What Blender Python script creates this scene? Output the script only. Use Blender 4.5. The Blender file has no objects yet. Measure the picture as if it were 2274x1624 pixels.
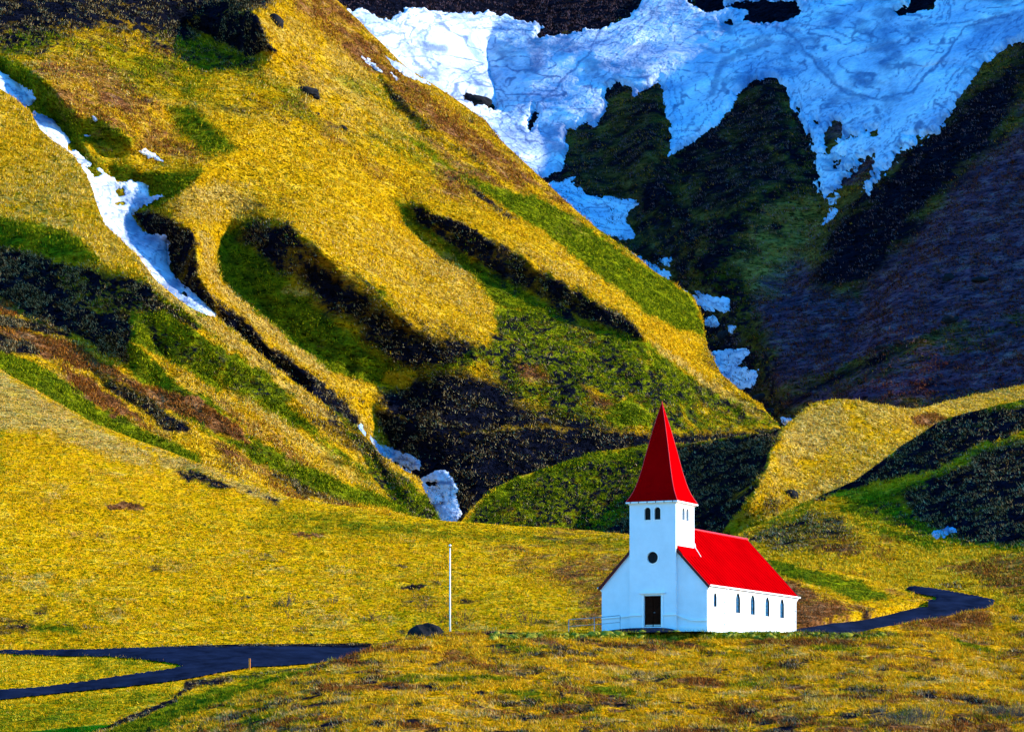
import bpy, bmesh, math, random
import numpy as np
from mathutils import Vector, Matrix
from mathutils.geometry import tessellate_polygon

R = math.radians
scene = bpy.context.scene
# ------------------------------------------------------------------ camera, sky, sun, exposure
FOC, CX, HY = 6049.0, 1136.5, 1637.0        # lens in sheet units (2273 across), optical axis column, eye level row
cam_d = bpy.data.cameras.new('camera'); cam = bpy.data.objects.new('camera', cam_d)
scene.collection.objects.link(cam); scene.camera = cam
cam.location = (0, 0, 0); cam.rotation_euler = (R(90), 0, 0)
cam_d.sensor_width = 36.0; cam_d.lens = 36.0*FOC/2273.0
cam_d.shift_y = (HY-812.0)/2273.0
cam_d.clip_start = 1.0; cam_d.clip_end = 20000.0

SUN_AZ, SUN_EL = R(-2.0), R(21.5)           # azimuth measured from +X (right of view) towards +Y
L = Vector((math.cos(SUN_EL)*math.cos(SUN_AZ), math.cos(SUN_EL)*math.sin(SUN_AZ), math.sin(SUN_EL)))
w = bpy.data.worlds.new('World'); scene.world = w; w.use_nodes = True
nt = w.node_tree; nt.nodes.clear()
sky = nt.nodes.new('ShaderNodeTexSky'); sky.sky_type = 'NISHITA'; sky.sun_disc = False
sky.sun_elevation = SUN_EL; sky.sun_rotation = math.atan2(L.x, L.y)
sky.ozone_density = 6.0; sky.dust_density = 0.2; sky.air_density = 1.0
hsv = nt.nodes.new('ShaderNodeHueSaturation'); hsv.inputs['Saturation'].default_value = 2.0
hsv.inputs['Value'].default_value = 1.12
bg = nt.nodes.new('ShaderNodeBackground'); bg.inputs['Strength'].default_value = 0.15
wo = nt.nodes.new('ShaderNodeOutputWorld')
nt.links.new(sky.outputs[0], hsv.inputs['Color']); nt.links.new(hsv.outputs[0], bg.inputs['Color'])
nt.links.new(bg.outputs[0], wo.inputs['Surface'])
sun_d = bpy.data.lights.new('sun', 'SUN'); sun = bpy.data.objects.new('sun', sun_d)
scene.collection.objects.link(sun)
sun_d.energy = 2.75; sun_d.angle = R(0.5); sun_d.color = (1.0, 0.90, 0.70)
sun.rotation_euler = (-L).to_track_quat('-Z', 'Y').to_euler()
sun.location = (200, 0, 200)
vs = scene.view_settings
vs.view_transform = 'Standard'; vs.look = 'None'; vs.exposure = 1.75; vs.gamma = 1.0; vs.use_curve_mapping = False
scene.cycles.max_bounces = 4; scene.cycles.diffuse_bounces = 2

# ------------------------------------------------------------------ helpers
COL = scene.collection
rng = np.random.default_rng(7); random.seed(7)

def tag(o, label=None, cat=None, group=None, kind=None):
    if label: o['label'] = label
    if cat: o['category'] = cat
    if group: o['group'] = group
    if kind: o['kind'] = kind
    return o

def vnoise(x, y, seed=0):
    x = np.asarray(x, float); y = np.asarray(y, float)
    xi = np.floor(x); yi = np.floor(y); fx = x-xi; fy = y-yi
    xi = xi.astype(np.int64); yi = yi.astype(np.int64)
    def h(a, b):
        n = (a*374761393 + b*668265263 + seed*1274126177) & 0xffffffff
        n = ((n ^ (n >> 13))*1103515245) & 0xffffffff
        n = ((n ^ (n >> 15))*2246822519) & 0xffffffff
        return ((n ^ (n >> 16)) & 0xffff)/32767.5-1.0
    ux = fx*fx*(3-2*fx); uy = fy*fy*(3-2*fy)
    a = h(xi, yi); b = h(xi+1, yi); c = h(xi, yi+1); d = h(xi+1, yi+1)
    return (a*(1-ux)+b*ux)*(1-uy)+(c*(1-ux)+d*ux)*uy

def fbm(x, y, octv=4, seed=0, gain=0.5):
    s = 0; a = 1.0; t = 0
    for k in range(octv):
        s = s+a*vnoise(x*2**k+17.3*k, y*2**k-9.1*k, seed+k*13); t += a; a *= gain
    return s/t

def sstep(e0, e1, v):
    t = np.clip((v-e0)/(e1-e0), 0, 1); return t*t*(3-2*t)

def sdf(poly, x, y, far=80.0):
    """signed distance (positive inside) to a polygon, in sheet units"""
    P = np.asarray(poly, float); shp = np.shape(x)
    x = np.ravel(x); y = np.ravel(y)
    out = np.full(x.shape, -far)
    m = (x > P[:, 0].min()-far) & (x < P[:, 0].max()+far) & (y > P[:, 1].min()-far) & (y < P[:, 1].max()+far)
    xs, ys = x[m], y[m]
    d2 = np.full(xs.shape, 1e12); ins = np.zeros(xs.shape, bool)
    n = len(P)
    for i in range(n):
        ax, ay = P[i]; bx, by = P[(i+1) % n]
        ex, ey = bx-ax, by-ay; l2 = ex*ex+ey*ey+1e-9
        t = np.clip(((xs-ax)*ex+(ys-ay)*ey)/l2, 0, 1)
        d2 = np.minimum(d2, (xs-ax-t*ex)**2+(ys-ay-t*ey)**2)
        if ay != by:
            c = ((ay > ys) != (by > ys)) & (xs < (bx-ax)*(ys-ay)/(by-ay)+ax)
            ins ^= c
    d = np.sqrt(d2); out[m] = np.where(ins, d, -np.minimum(d, far))
    return out.reshape(shp)

def ldist(line, x, y):
    P = np.asarray(line, float); d2 = np.full(np.shape(x), 1e12)
    for i in range(len(P)-1):
        ax, ay = P[i]; bx, by = P[i+1]
        ex, ey = bx-ax, by-ay; l2 = ex*ex+ey*ey+1e-9
        t = np.clip(((x-ax)*ex+(y-ay)*ey)/l2, 0, 1)
        d2 = np.minimum(d2, (x-ax-t*ex)**2+(y-ay-t*ey)**2)
    return np.sqrt(d2)

def tps(pts, gx, gy):
    P = np.asarray(pts, float); X = P[:, :2]/1000.0; v = np.log(P[:, 2]); n = len(P)
    def k(r2): return 0.5*r2*np.log(r2+1e-12)
    r2 = ((X[:, None]-X[None])**2).sum(2)
    A = np.zeros((n+3, n+3)); A[:n, :n] = k(r2)+1e-4*np.eye(n)
    A[:n, n] = 1; A[:n, n+1:] = X; A[n, :n] = 1; A[n+1:, :n] = X.T
    c = np.linalg.solve(A, np.r_[v, 0, 0, 0])
    gx = gx/1000.0; gy = gy/1000.0
    s = c[n]+c[n+1]*gx+c[n+2]*gy
    for i in range(n): s = s+c[i]*k((gx-X[i, 0])**2+(gy-X[i, 1])**2)
    return s

def mesh_obj(name, verts, faces, mat, parent=None, smooth=True):
    me = bpy.data.meshes.new(name); me.from_pydata([tuple(v) for v in verts], [], faces); me.update()
    if smooth: me.polygons.foreach_set('use_smooth', np.ones(len(me.polygons), bool))
    o = bpy.data.objects.new(name, me); COL.objects.link(o)
    if mat: me.materials.append(mat)
    if parent: o.parent = parent
    return o

def fast_mesh(name, V, F, mat, attrs=None, smooth=True):
    """V (n,3), F (m,k) with k = 3 or 4"""
    me = bpy.data.meshes.new(name); k = F.shape[1]
    me.vertices.add(len(V)); me.vertices.foreach_set('co', np.ascontiguousarray(V, np.float32).ravel())
    me.loops.add(F.size); me.loops.foreach_set('vertex_index', np.ascontiguousarray(F, np.int32).ravel())
    me.polygons.add(len(F)); me.polygons.foreach_set('loop_start', np.arange(0, F.size, k, dtype=np.int32))
    me.polygons.foreach_set('loop_total', np.full(len(F), k, np.int32))
    me.polygons.foreach_set('use_smooth', np.full(len(F), smooth, bool))
    me.update(calc_edges=True)
    for an, av in (attrs or {}).items():
        a = me.attributes.new(an, 'FLOAT_COLOR', 'POINT')
        a.data.foreach_set('color', np.ascontiguousarray(av, np.float32).ravel())
    o = bpy.data.objects.new(name, me); COL.objects.link(o)
    if mat: me.materials.append(mat)
    return o

# ------------------------------------------------------------------ materials
def N(ntree, typ, **kw):
    n = ntree.nodes.new(typ)
    for k, v in kw.items():
        if k in n.inputs: n.inputs[k].default_value = v
        else: setattr(n, k, v)
    return n

def new_mat(name, rough=0.9, spec=0.1):
    m = bpy.data.materials.new(name); m.use_nodes = True
    t = m.node_tree; b = t.nodes['Principled BSDF']
    b.inputs['Roughness'].default_value = rough; b.inputs['Specular IOR Level'].default_value = spec
    return m, t, b

def mixc(t, a, b, fac, blend='MIX'):
    n = t.nodes.new('ShaderNodeMix'); n.data_type = 'RGBA'; n.blend_type = blend
    for sock, v in ((n.inputs[0], fac), (n.inputs[6], a), (n.inputs[7], b)):
        if hasattr(v, 'is_output'): t.links.new(v, sock)
        else: sock.default_value = (*v, 1) if isinstance(v, tuple) else v
    return n.outputs[2]

def ramp(t, src, stops):
    r = t.nodes.new('ShaderNodeValToRGB'); el = r.color_ramp.elements
    while len(el) < len(stops): el.new(0.5)
    for e, (p, c) in zip(el, stops):
        e.position = p; e.color = (*c, 1) if isinstance(c, tuple) else (c, c, c, 1)
    t.links.new(src, r.inputs[0]); return r.outputs[0]

def noise(t, vec, scale, detail=4, rough=0.6, dist=0.0):
    n = N(t, 'ShaderNodeTexNoise', Scale=scale, Detail=detail, Roughness=rough, Distortion=dist)
    t.links.new(vec, n.inputs['Vector']); return n.outputs['Fac']

def mapping(t, scl, rot=(0, 0, 0)):
    tc = t.nodes.new('ShaderNodeTexCoord'); mp = t.nodes.new('ShaderNodeMapping')
    mp.inputs['Scale'].default_value = scl; mp.inputs['Rotation'].default_value = rot
    t.links.new(tc.outputs['Object'], mp.inputs['Vector']); return mp.outputs[0]

GOLD1, GOLD2, GOLD3 = (0.63, 0.345, 0.004), (0.44, 0.215, 0.003), (0.72, 0.46, 0.045)
NEARG = ((0.74, 0.395, 0.003), (0.52, 0.25, 0.002), (0.82, 0.50, 0.04))
def terrain_mat(name, ts, bump=1.0, heath=((0.07, 0.025, 0.008), (0.25, 0.095, 0.03), (0.42, 0.23, 0.10)), gold=(GOLD1, GOLD2, GOLD3), speck=0.78, aniso=(1, 1, 1.6), gk=1.0):
    """ts: tussock size in metres"""
    m, t, b = new_mat(name, 1.0, 0.0)
    vec = mapping(t, aniso)
    at = t.nodes.new('ShaderNodeAttribute'); at.attribute_name = 'cover'
    sp = t.nodes.new('ShaderNodeSeparateColor'); t.links.new(at.outputs['Color'], sp.inputs[0])
    big = noise(t, vec, 0.06/ts, 4, 0.6); med = noise(t, vec, 0.35/ts, 4, 0.65, 0.4); fine = noise(t, vec, 1.1/ts, 3, 0.7, 0.3); mid2 = noise(t, mapping(t, (1, 1, 1.3)), 0.16/ts, 5, 0.65, 0.6)
    gold_c = mixc(t, ramp(t, med, [(0.3, gold[1]), (0.52, gold[0]), (0.75, gold[2])]), gold[1], ramp(t, big, [(0.45, 0.0), (0.7, 0.65)]))
    green = ramp(t, med, [(0.3, (0.02*gk, 0.035*gk, 0.003)), (0.48, (0.10*gk, 0.125*gk, 0.004)), (0.72, (0.32*gk, 0.33*gk, 0.004))])
    brown = ramp(t, med, [(0.3, heath[0]), (0.52, heath[1]), (0.75, heath[2])])
    rock = ramp(t, med, [(0.3, (0.003, 0.004, 0.008)), (0.6, (0.007, 0.008, 0.018)), (0.72, (0.02, 0.022, 0.036)), (0.8, (0.09, 0.08, 0.07))])  # near-black blue: real crags, and shade painted into hollows and flanks
    pale = ramp(t, med, [(0.3, (0.14, 0.07, 0.015)), (0.5, (0.50, 0.30, 0.045)), (0.75, (0.70, 0.48, 0.13))])
    def wgt(s):
        # ragged cover edges: attribute plus noise at two scales
        a = t.nodes.new('ShaderNodeMath'); a.operation = 'MULTIPLY_ADD'
        t.links.new(fine, a.inputs[0]); a.inputs[1].default_value = 0.9; a.inputs[2].default_value = -0.45
        a2 = t.nodes.new('ShaderNodeMath'); a2.operation = 'MULTIPLY_ADD'
        t.links.new(mid2, a2.inputs[0]); a2.inputs[1].default_value = 1.7; a2.inputs[2].default_value = -0.85
        a3 = t.nodes.new('ShaderNodeMath'); a3.operation = 'ADD'; t.links.new(a.outputs[0], a3.inputs[0]); t.links.new(a2.outputs[0], a3.inputs[1])
        c = t.nodes.new('ShaderNodeMath'); c.operation = 'ADD'; t.links.new(s, c.inputs[0]); t.links.new(a3.outputs[0], c.inputs[1])
        return ramp(t, c.outputs[0], [(0.3, 0.0), (0.75, 1.0)])
    c = mixc(t, gold_c, pale, wgt(at.outputs['Alpha']))
    c = mixc(t, c, green, wgt(sp.outputs[1])); c = mixc(t, c, brown, wgt(sp.outputs[0])); c = mixc(t, c, rock, wgt(sp.outputs[2]))  # rock colour also lays in the painted shade
    # dark speckle between tussocks: micro-shadows painted into the colour
    gap_shade = ramp(t, fine, [(0.38, 1.0-speck), (0.47, 0.85), (0.55, 1.05), (0.7, 1.25)])
    c = mixc(t, c, gap_shade, 1.0, 'MULTIPLY')
    t.links.new(c, b.inputs['Base Color'])
    bm1 = N(t, 'ShaderNodeBump', Strength=1.0, Distance=1.6*ts*bump); t.links.new(fine, bm1.inputs['Height'])
    bm2 = N(t, 'ShaderNodeBump', Strength=1.0, Distance=1.8*ts*bump); t.links.new(med, bm2.inputs['Height'])
    t.links.new(bm2.outputs[0], bm1.inputs['Normal']); t.links.new(bm1.outputs[0], b.inputs['Normal'])
    return m

def snow_mat():
    m, t, b = new_mat('old_snow', 0.75, 0.2)
    vec = mapping(t, (1, 1, 1)); at = t.nodes.new('ShaderNodeAttribute'); at.attribute_name = 'cover'
    sp = t.nodes.new('ShaderNodeSeparateColor'); t.links.new(at.outputs['Color'], sp.inputs[0])
    n1 = noise(t, vec, 0.05, 5, 0.6, 0.5); n2 = noise(t, vec, 0.9, 3, 0.7)
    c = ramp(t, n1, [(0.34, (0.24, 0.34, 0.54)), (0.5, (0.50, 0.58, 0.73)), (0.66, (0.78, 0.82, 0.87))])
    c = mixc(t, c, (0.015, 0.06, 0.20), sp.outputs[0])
    c = mixc(t, c, ramp(t, n2, [(0.35, 0.78), (0.6, 1.0)]), 1.0, 'MULTIPLY')
    t.links.new(c, b.inputs['Base Color'])
    bu = N(t, 'ShaderNodeBump', Strength=1.0, Distance=0.35); t.links.new(n2, bu.inputs['Height'])
    bu2 = N(t, 'ShaderNodeBump', Strength=1.0, Distance=3.0); t.links.new(n1, bu2.inputs['Height'])
    t.links.new(bu2.outputs[0], bu.inputs['Normal']); t.links.new(bu.outputs[0], b.inputs['Normal'])
    return m
SNOW = snow_mat()

def plain(name, col, rough=0.6, spec=0.3, var=0.12, scale=2.0, bump=0.0, metal=0.0):
    m, t, b = new_mat(name, rough, spec); b.inputs['Metallic'].default_value = metal
    vec = mapping(t, (1, 1, 1)); n = noise(t, vec, scale, 5, 0.65)
    lo = tuple(x*(1-var) for x in col); hi = tuple(min(1, x*(1+var)) for x in col)
    t.links.new(ramp(t, n, [(0.3, lo), (0.7, hi)]), b.inputs['Base Color'])
    if bump:
        bu = N(t, 'ShaderNodeBump', Strength=0.6, Distance=bump); t.links.new(noise(t, vec, scale*6, 4), bu.inputs['Height'])
        t.links.new(bu.outputs[0], b.inputs['Normal'])
    return m

ASPHALT = plain('asphalt', (0.008, 0.013, 0.030), 1.0, 0.0, 0.55, 0.5, 0.02)
ROCK = plain('dark_basalt', (0.010, 0.010, 0.012), 0.95, 0.1, 0.6, 1.2, 0.06)

# ------------------------------------------------------------------ terrain sheets
class Layer:
    def __init__(s, name, xr, yr, anchors, crest, bottom, shades=(), lam=140.0, step=3.0, relief=(), back=(0.6, 8, 12.0), mat=None, cover=None, jitter=1.5, seed=1, smo=6.0, zdisp=0.0):
        s.name, s.step, s.relief, s.seed, s.zdisp = name, step, relief, seed, zdisp
        S = 3.0; s.S = S
        s.gx = np.arange(xr[0]-60, xr[1]+60, S); s.gy = np.arange(yr[0]-60, yr[1]+60, S)
        GX, GY = np.meshgrid(s.gx, s.gy); h = S/FOC
        q0 = tps(anchors, GX, GY)
        a0 = np.gradient(q0, axis=1)/h; b0 = -np.gradient(q0, axis=0)/h
        va, vb = a0.copy(), b0.copy()
        jx = fbm(GX/36, GY/36, 4, seed+5)*11; jy = fbm(GX/36, GY/36, 4, seed+9)*11
        for sh in shades:
            poly, qa, qb, fe = sh
            m = sstep(-fe, fe, sdf(poly, GX+jx, GY+jy, 60))
            va = va*(1-m)+(qa*1.7 if qa < -1 else qa)*m
            if qb is not None: vb = vb*(1-m)+qb*m
        da, db = va-a0, vb-b0
        div = np.gradient(da, axis=1)/h-np.gradient(db, axis=0)/h
        M = np.concatenate([div, div[:, ::-1]], 1); M = np.concatenate([M, M[::-1]], 0)
        kx = 2*np.pi*np.fft.rfftfreq(M.shape[1])/h; ky = 2*np.pi*np.fft.fftfreq(M.shape[0])/h
        u = np.fft.irfft2(-np.fft.rfft2(M)/(kx[None]**2+ky[:, None]**2+lam), M.shape)[:div.shape[0], :div.shape[1]]
        s.q = q0+u
        xs = np.arange(xr[0], xr[1]+step, step); s.xs = xs
        yc = np.interp(xs, *zip(*crest))+fbm(xs/25.0, xs*0+seed, 4, seed+31)*jitter
        yb = np.interp(xs, *zip(*bottom)) if not np.isscalar(bottom) else np.full(xs.shape, float(bottom))
        yb = np.maximum(yb, yc+3)
        nr = int(np.max(yb-yc)/step)+2
        t = np.linspace(0, 1, nr)[:, None]
        X2 = np.broadcast_to(xs, (nr, len(xs))); Y2 = yb+(yc-yb)*t
        s.PX, s.PY = X2.copy(), Y2
        P = s.point(X2, Y2)
        s.P = P
        # turn over the crest and fall away behind, plus a skirt below
        rows = [P[:1]+np.array([0, 0.6, -2.0]), P]
        sl, nb, ext = back; dirx = (xs-CX)/FOC
        for k in range(1, nb+1):
            d = ext*(k/nb)**1.5
            Q = P[-1:].copy(); Q[..., 1] += d; Q[..., 0] += dirx*d
            slk = sl(xs, d) if callable(sl) else sl*d*min(1, 0.15+k/nb)
            Q[..., 2] -= slk; rows.append(Q)
        G = np.concatenate(rows, 0); s.nback = nb
        cov = np.zeros((*X2.shape, 4))
        if cover: cov = cover(X2, Y2, P)
        s.cov = cov
        cov = np.concatenate([cov[:1], cov]+[cov[-1:]]*nb, 0)
        nrT, nc = G.shape[:2]; idx = np.arange(nrT*nc).reshape(nrT, nc)
        F = np.stack([idx[:-1, :-1], idx[:-1, 1:], idx[1:, 1:], idx[1:, :-1]], -1).reshape(-1, 4)
        s.o = fast_mesh(name, G.reshape(-1, 3), F, mat, {'cover': cov.reshape(-1, 4)})
        tag(s.o, kind='structure')
    def base(s, x, y):
        fx = np.clip((x-s.gx[0])/s.S, 0, len(s.gx)-1.001); fy = np.clip((y-s.gy[0])/s.S, 0, len(s.gy)-1.001)
        i = fx.astype(int); j = fy.astype(int); fx = fx-i; fy = fy-j; q = s.q
        return np.exp((q[j, i]*(1-fx)+q[j, i+1]*fx)*(1-fy)+(q[j+1, i]*(1-fx)+q[j+1, i+1]*fx)*fy)
    def point(s, x, y):
        x = np.asarray(x, float); y = np.asarray(y, float)
        Y = s.base(x, y); a = (x-CX)/FOC; b = (HY-y)/FOC
        X0, Z0 = a*Y, b*Y; d = 0; 
        for k, (wl, amp, ax, az, rot) in enumerate(s.relief):
            c, sn = math.cos(rot), math.sin(rot)
            u = (X0*c+Z0*sn)*ax/wl; v = (-X0*sn+Z0*c)*az/wl
            d = d+amp*fbm(u, v, 3, s.seed+100+7*k)
        Y = Y+d*(1-s.zdisp)
        P = np.stack([a*Y, Y, b*Y], -1)
        if s.zdisp: P[..., 2] += d*s.zdisp*0.35
        return P
    def at(s, x, y): return Vector(s.point(np.array([x]), np.array([y]))[0])
    def patch(s, name, polys, mat, thick=0.5, rag=5.0, holes=(), soft=6.0, seed=3, attr=None, label=None, cat=None, kind='structure', edge=-0.05, ragl=14.0):
        """a sheet lying on this terrain, cut along a ragged outline"""
        x, y, P = s.PX, s.PY, s.P
        pts = np.concatenate([np.asarray(p, float) for p in polys])
        x0, x1, y0, y1 = pts[:, 0].min()-12, pts[:, 0].max()+12, pts[:, 1].min()-12, pts[:, 1].max()+12
        ci = np.where((s.xs > x0) & (s.xs < x1))[0]
        if len(ci) < 2: return None
        c0, c1 = ci[0], ci[-1]+1
        rr = np.where(((y[:, c0:c1] > y0) & (y[:, c0:c1] < y1)).any(1))[0]
        if len(rr) < 2: return None
        r0, r1 = rr[0], rr[-1]+1
        x, y, P = x[r0:r1, c0:c1], y[r0:r1, c0:c1], P[r0:r1, c0:c1]
        d = np.max([sdf(p, x, y, 60) for p in polys], axis=0)
        for hpoly in holes: d = np.minimum(d, -sdf(hpoly, x, y, 60))
        rg = rag(x, y) if callable(rag) else rag
        d = d+fbm(x/ragl, y/ragl, 4, seed, 0.6)*rg+fbm(x/4.5, y/3.5, 2, seed+7)*rg*0.45
        gu = np.gradient(P, axis=1); gv = np.gradient(P, axis=0)
        n = np.cross(gu, gv); n /= np.linalg.norm(n, axis=-1, keepdims=True)+1e-9
        n *= np.sign(-n[..., 1:2]+n[..., 2:3]*0.5+1e-9)
        hgt = thick*np.clip(d/soft, 0, 1)**0.6+edge
        T = P+n*hgt[..., None]+np.array([0, -0.04, 0.04])
        cv = attr(x, y, P, d) if attr else np.zeros((*x.shape, 4))
        nr, nc = x.shape; V = list(T.reshape(-1, 3)); C = list(cv.reshape(-1, 4)); D = d.reshape(-1)
        idx = np.arange(nr*nc).reshape(nr, nc)
        Q = np.stack([idx[:-1, :-1], idx[:-1, 1:], idx[1:, 1:], idx[1:, :-1]], -1).reshape(-1, 4)
        ins = D[Q] > 0; full = Q[ins.all(1)]; part = Q[ins.any(1) & ~ins.all(1)]
        faces = [tuple(int(i) for i in f) for f in full]; cut = {}
        def ev(a, b):
            k = (min(a, b), max(a, b))
            if k not in cut:
                t = D[a]/(D[a]-D[b]); cut[k] = len(V)
                V.append(V[a]*(1-t)+V[b]*t); C.append(C[a]*(1-t)+C[b]*t)
            return cut[k]
        for f in part:
            poly = []
            for i in range(4):
                a, b = int(f[i]), int(f[(i+1) % 4])
                if D[a] > 0: poly.append(a)
                if (D[a] > 0) != (D[b] > 0): poly.append(ev(a, b))
            if len(poly) >= 3: faces.append(tuple(poly))
        if not faces: return None
        used = sorted({i for f in faces for i in f}); mp = {k: i for i, k in enumerate(used)}
        o = mesh_obj(name, [V[i] for i in used], [tuple(mp[i] for i in f) for f in faces], mat)
        a = o.data.attributes.new('cover', 'FLOAT_COLOR', 'POINT')
        a.data.foreach_set('color', np.array([C[i] for i in used], np.float32).ravel())
        tag(o, label, cat, kind=kind); return o

def cov_fn(items, seed=0, base=None, jit=9.0, jl=28.0, infl=0.0):
    """items: (channel, polygon, weight, feather); channels 0 heath brown, 1 green, 2 dark rock plus painted shade, 3 pale straw plus a painted sunlit patch"""
    def f(x, y, P):
        c = np.zeros((*x.shape, 4))
        if base: base(c, x, y, P)
        jx = fbm(x/jl, y/jl, 4, seed+1)*jit+fbm(x/7, y/7, 2, seed+4)*jit*0.6; jy = fbm(x/jl, y/jl, 4, seed+2)*jit+fbm(x/7, y/7, 2, seed+5)*jit*0.6
        for ch, poly, wt, fe in items:
            m = sstep(-fe, fe, sdf(poly, x+jx, y+jy, 70)+(infl if ch in (1, 5) else infl*0.4))*abs(wt)
            if ch == 5:                                   # olive speckle: moss green and dark cover, partly standing in for shade
                n = fbm(x/8, y/5.5, 4, seed+3, 0.65); c *= (1-m)[..., None]
                c[..., 1] += m*np.clip(0.85+0.5*n, 0, 1); c[..., 2] += m*np.clip(0.55-1.3*n, 0, 1)
            elif wt < 0: c *= (1-m)[..., None]
            else:
                c *= (1-m*0.7)[..., None]; c[..., ch] = np.maximum(c[..., ch], m)
        return c
    return f
# ------------------------------------------------------------------ the valley: far to near
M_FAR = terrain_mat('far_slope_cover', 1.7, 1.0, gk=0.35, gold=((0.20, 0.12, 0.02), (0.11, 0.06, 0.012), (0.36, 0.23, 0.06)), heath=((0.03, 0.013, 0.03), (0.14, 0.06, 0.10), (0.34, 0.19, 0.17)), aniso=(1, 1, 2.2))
M_MID = terrain_mat('mountain_grass_cover', 1.05, 1.0, aniso=(1, 1, 1.8))
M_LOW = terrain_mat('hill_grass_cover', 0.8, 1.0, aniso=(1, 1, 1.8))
M_NEAR = terrain_mat('meadow_cover', 0.42, 0.9, gold=NEARG, aniso=(0.7, 0.7, 2.0))
M_KNOLL = terrain_mat('knoll_cover', 0.30, 0.9, gold=((0.70, 0.31, 0.002), (0.42, 0.16, 0.002), (0.80, 0.44, 0.03)), aniso=(0.7, 0.7, 2.0))

# --- far mountain with the snow bowl
f_items = [  # rock at the top; on the spurs the dark cover paints shade
 (2, [(690, -90), (1500, -90), (1420, 20), (1330, 70), (1190, 90), (1100, 45), (880, 45), (780, 30), (690, -20)], 1, 8),
 (2, [(1500, -150), (2150, -150), (2100, 40), (1640, 60), (1540, 30)], 1, 8),
 (0, [(1640, 640), (1720, 560), (1860, 560), (2000, 520), (2150, 330), (2420, 200), (2420, 860), (1950, 900), (1750, 900), (1660, 780)], 0.95, 40),
 (2, [(1820, 520), (1960, 380), (2120, 220), (2420, 40), (2420, 130), (2270, 180), (2230, 300), (2100, 430), (1990, 560), (1900, 660), (1800, 640)], 0.95, 55),  # shadow band across the slope, painted as dark cover
 (5, [(1420, 330), (1560, 350), (1640, 230), (1740, 200), (1800, 330), (1830, 460), (1700, 620), (1560, 640), (1440, 560)], 0.35, 24),
 (3, [(1600, 600), (1680, 450), (1800, 420), (1838, 470), (1800, 570), (1720, 680), (1640, 660)], 0.6, 30),  # sunlit patch painted in with the pale cover
 (2, [(1250, 300), (1340, 230), (1480, 180), (1490, 340), (1560, 400), (1560, 560), (1420, 540), (1300, 420)], 0.75, 30),
 (2, [(1390, 200), (1470, 185), (1478, 330), (1400, 470), (1420, 560), (1500, 600), (1480, 660), (1400, 620), (1250, 400), (1250, 310), (1330, 290)], 0.6, 22),
 (2, [(1640, 210), (1720, 185), (1755, 240), (1770, 300), (1700, 300), (1800, 420), (1700, 420), (1620, 480), (1540, 480), (1500, 400), (1480, 340)], 0.72, 24),
 (2, [(1555, 760), (1640, 720), (1680, 780), (1700, 880), (1760, 950), (1700, 960), (1600, 850)], 0.7, 14),
 (1, [(1690, 880), (1800, 830), (2000, 760), (2290, 680), (2420, 640), (2420, 700), (2250, 760), (2000, 830), (1850, 880)], 0.55, 14),
 (2, [(1740, 890), (1850, 830), (1990, 760), (2150, 700), (2160, 715), (2000, 785), (1860, 850)], 0.6, 8),
 (5, [(1500, 600), (1640, 600), (1740, 800), (1700, 860), (1620, 720)], 0.6, 25),
 (2, [(1420, 470), (1500, 480), (1560, 640), (1500, 640)], 0.6, 20),
]
def f_base(c, x, y, P):
    n = fbm(P[..., 0]/22, P[..., 2]/9, 4, 71)
    c[..., 0] = sstep(0.0, 0.35, n)*0.7*sstep(1500, 1900, x); c[..., 3] = sstep(0.05, 0.5, fbm(P[..., 0]/14, P[..., 2]/4, 4, 74))*0.6*sstep(1600, 1800, x)
    c[..., 2] = 0.80+0.45*fbm(P[..., 0]/22, P[..., 2]/9, 4, 72)-0.55*sstep(1750, 1950, x)  # dark base cover deepens the shade of the spurs in colour
    dg = fbm((P[..., 0]*0.75+P[..., 2]*0.5)/40, (P[..., 2]-P[..., 0]*0.55)/7, 4, 75); c[..., 2] += 0.8*sstep(0.05, 0.4, dg)*sstep(1750, 1950, x)
    c[..., 1] = 0.30+0.5*fbm(P[..., 0]/18, P[..., 2]/9, 4, 73)-0.25*sstep(1700, 1900, x)
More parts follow.
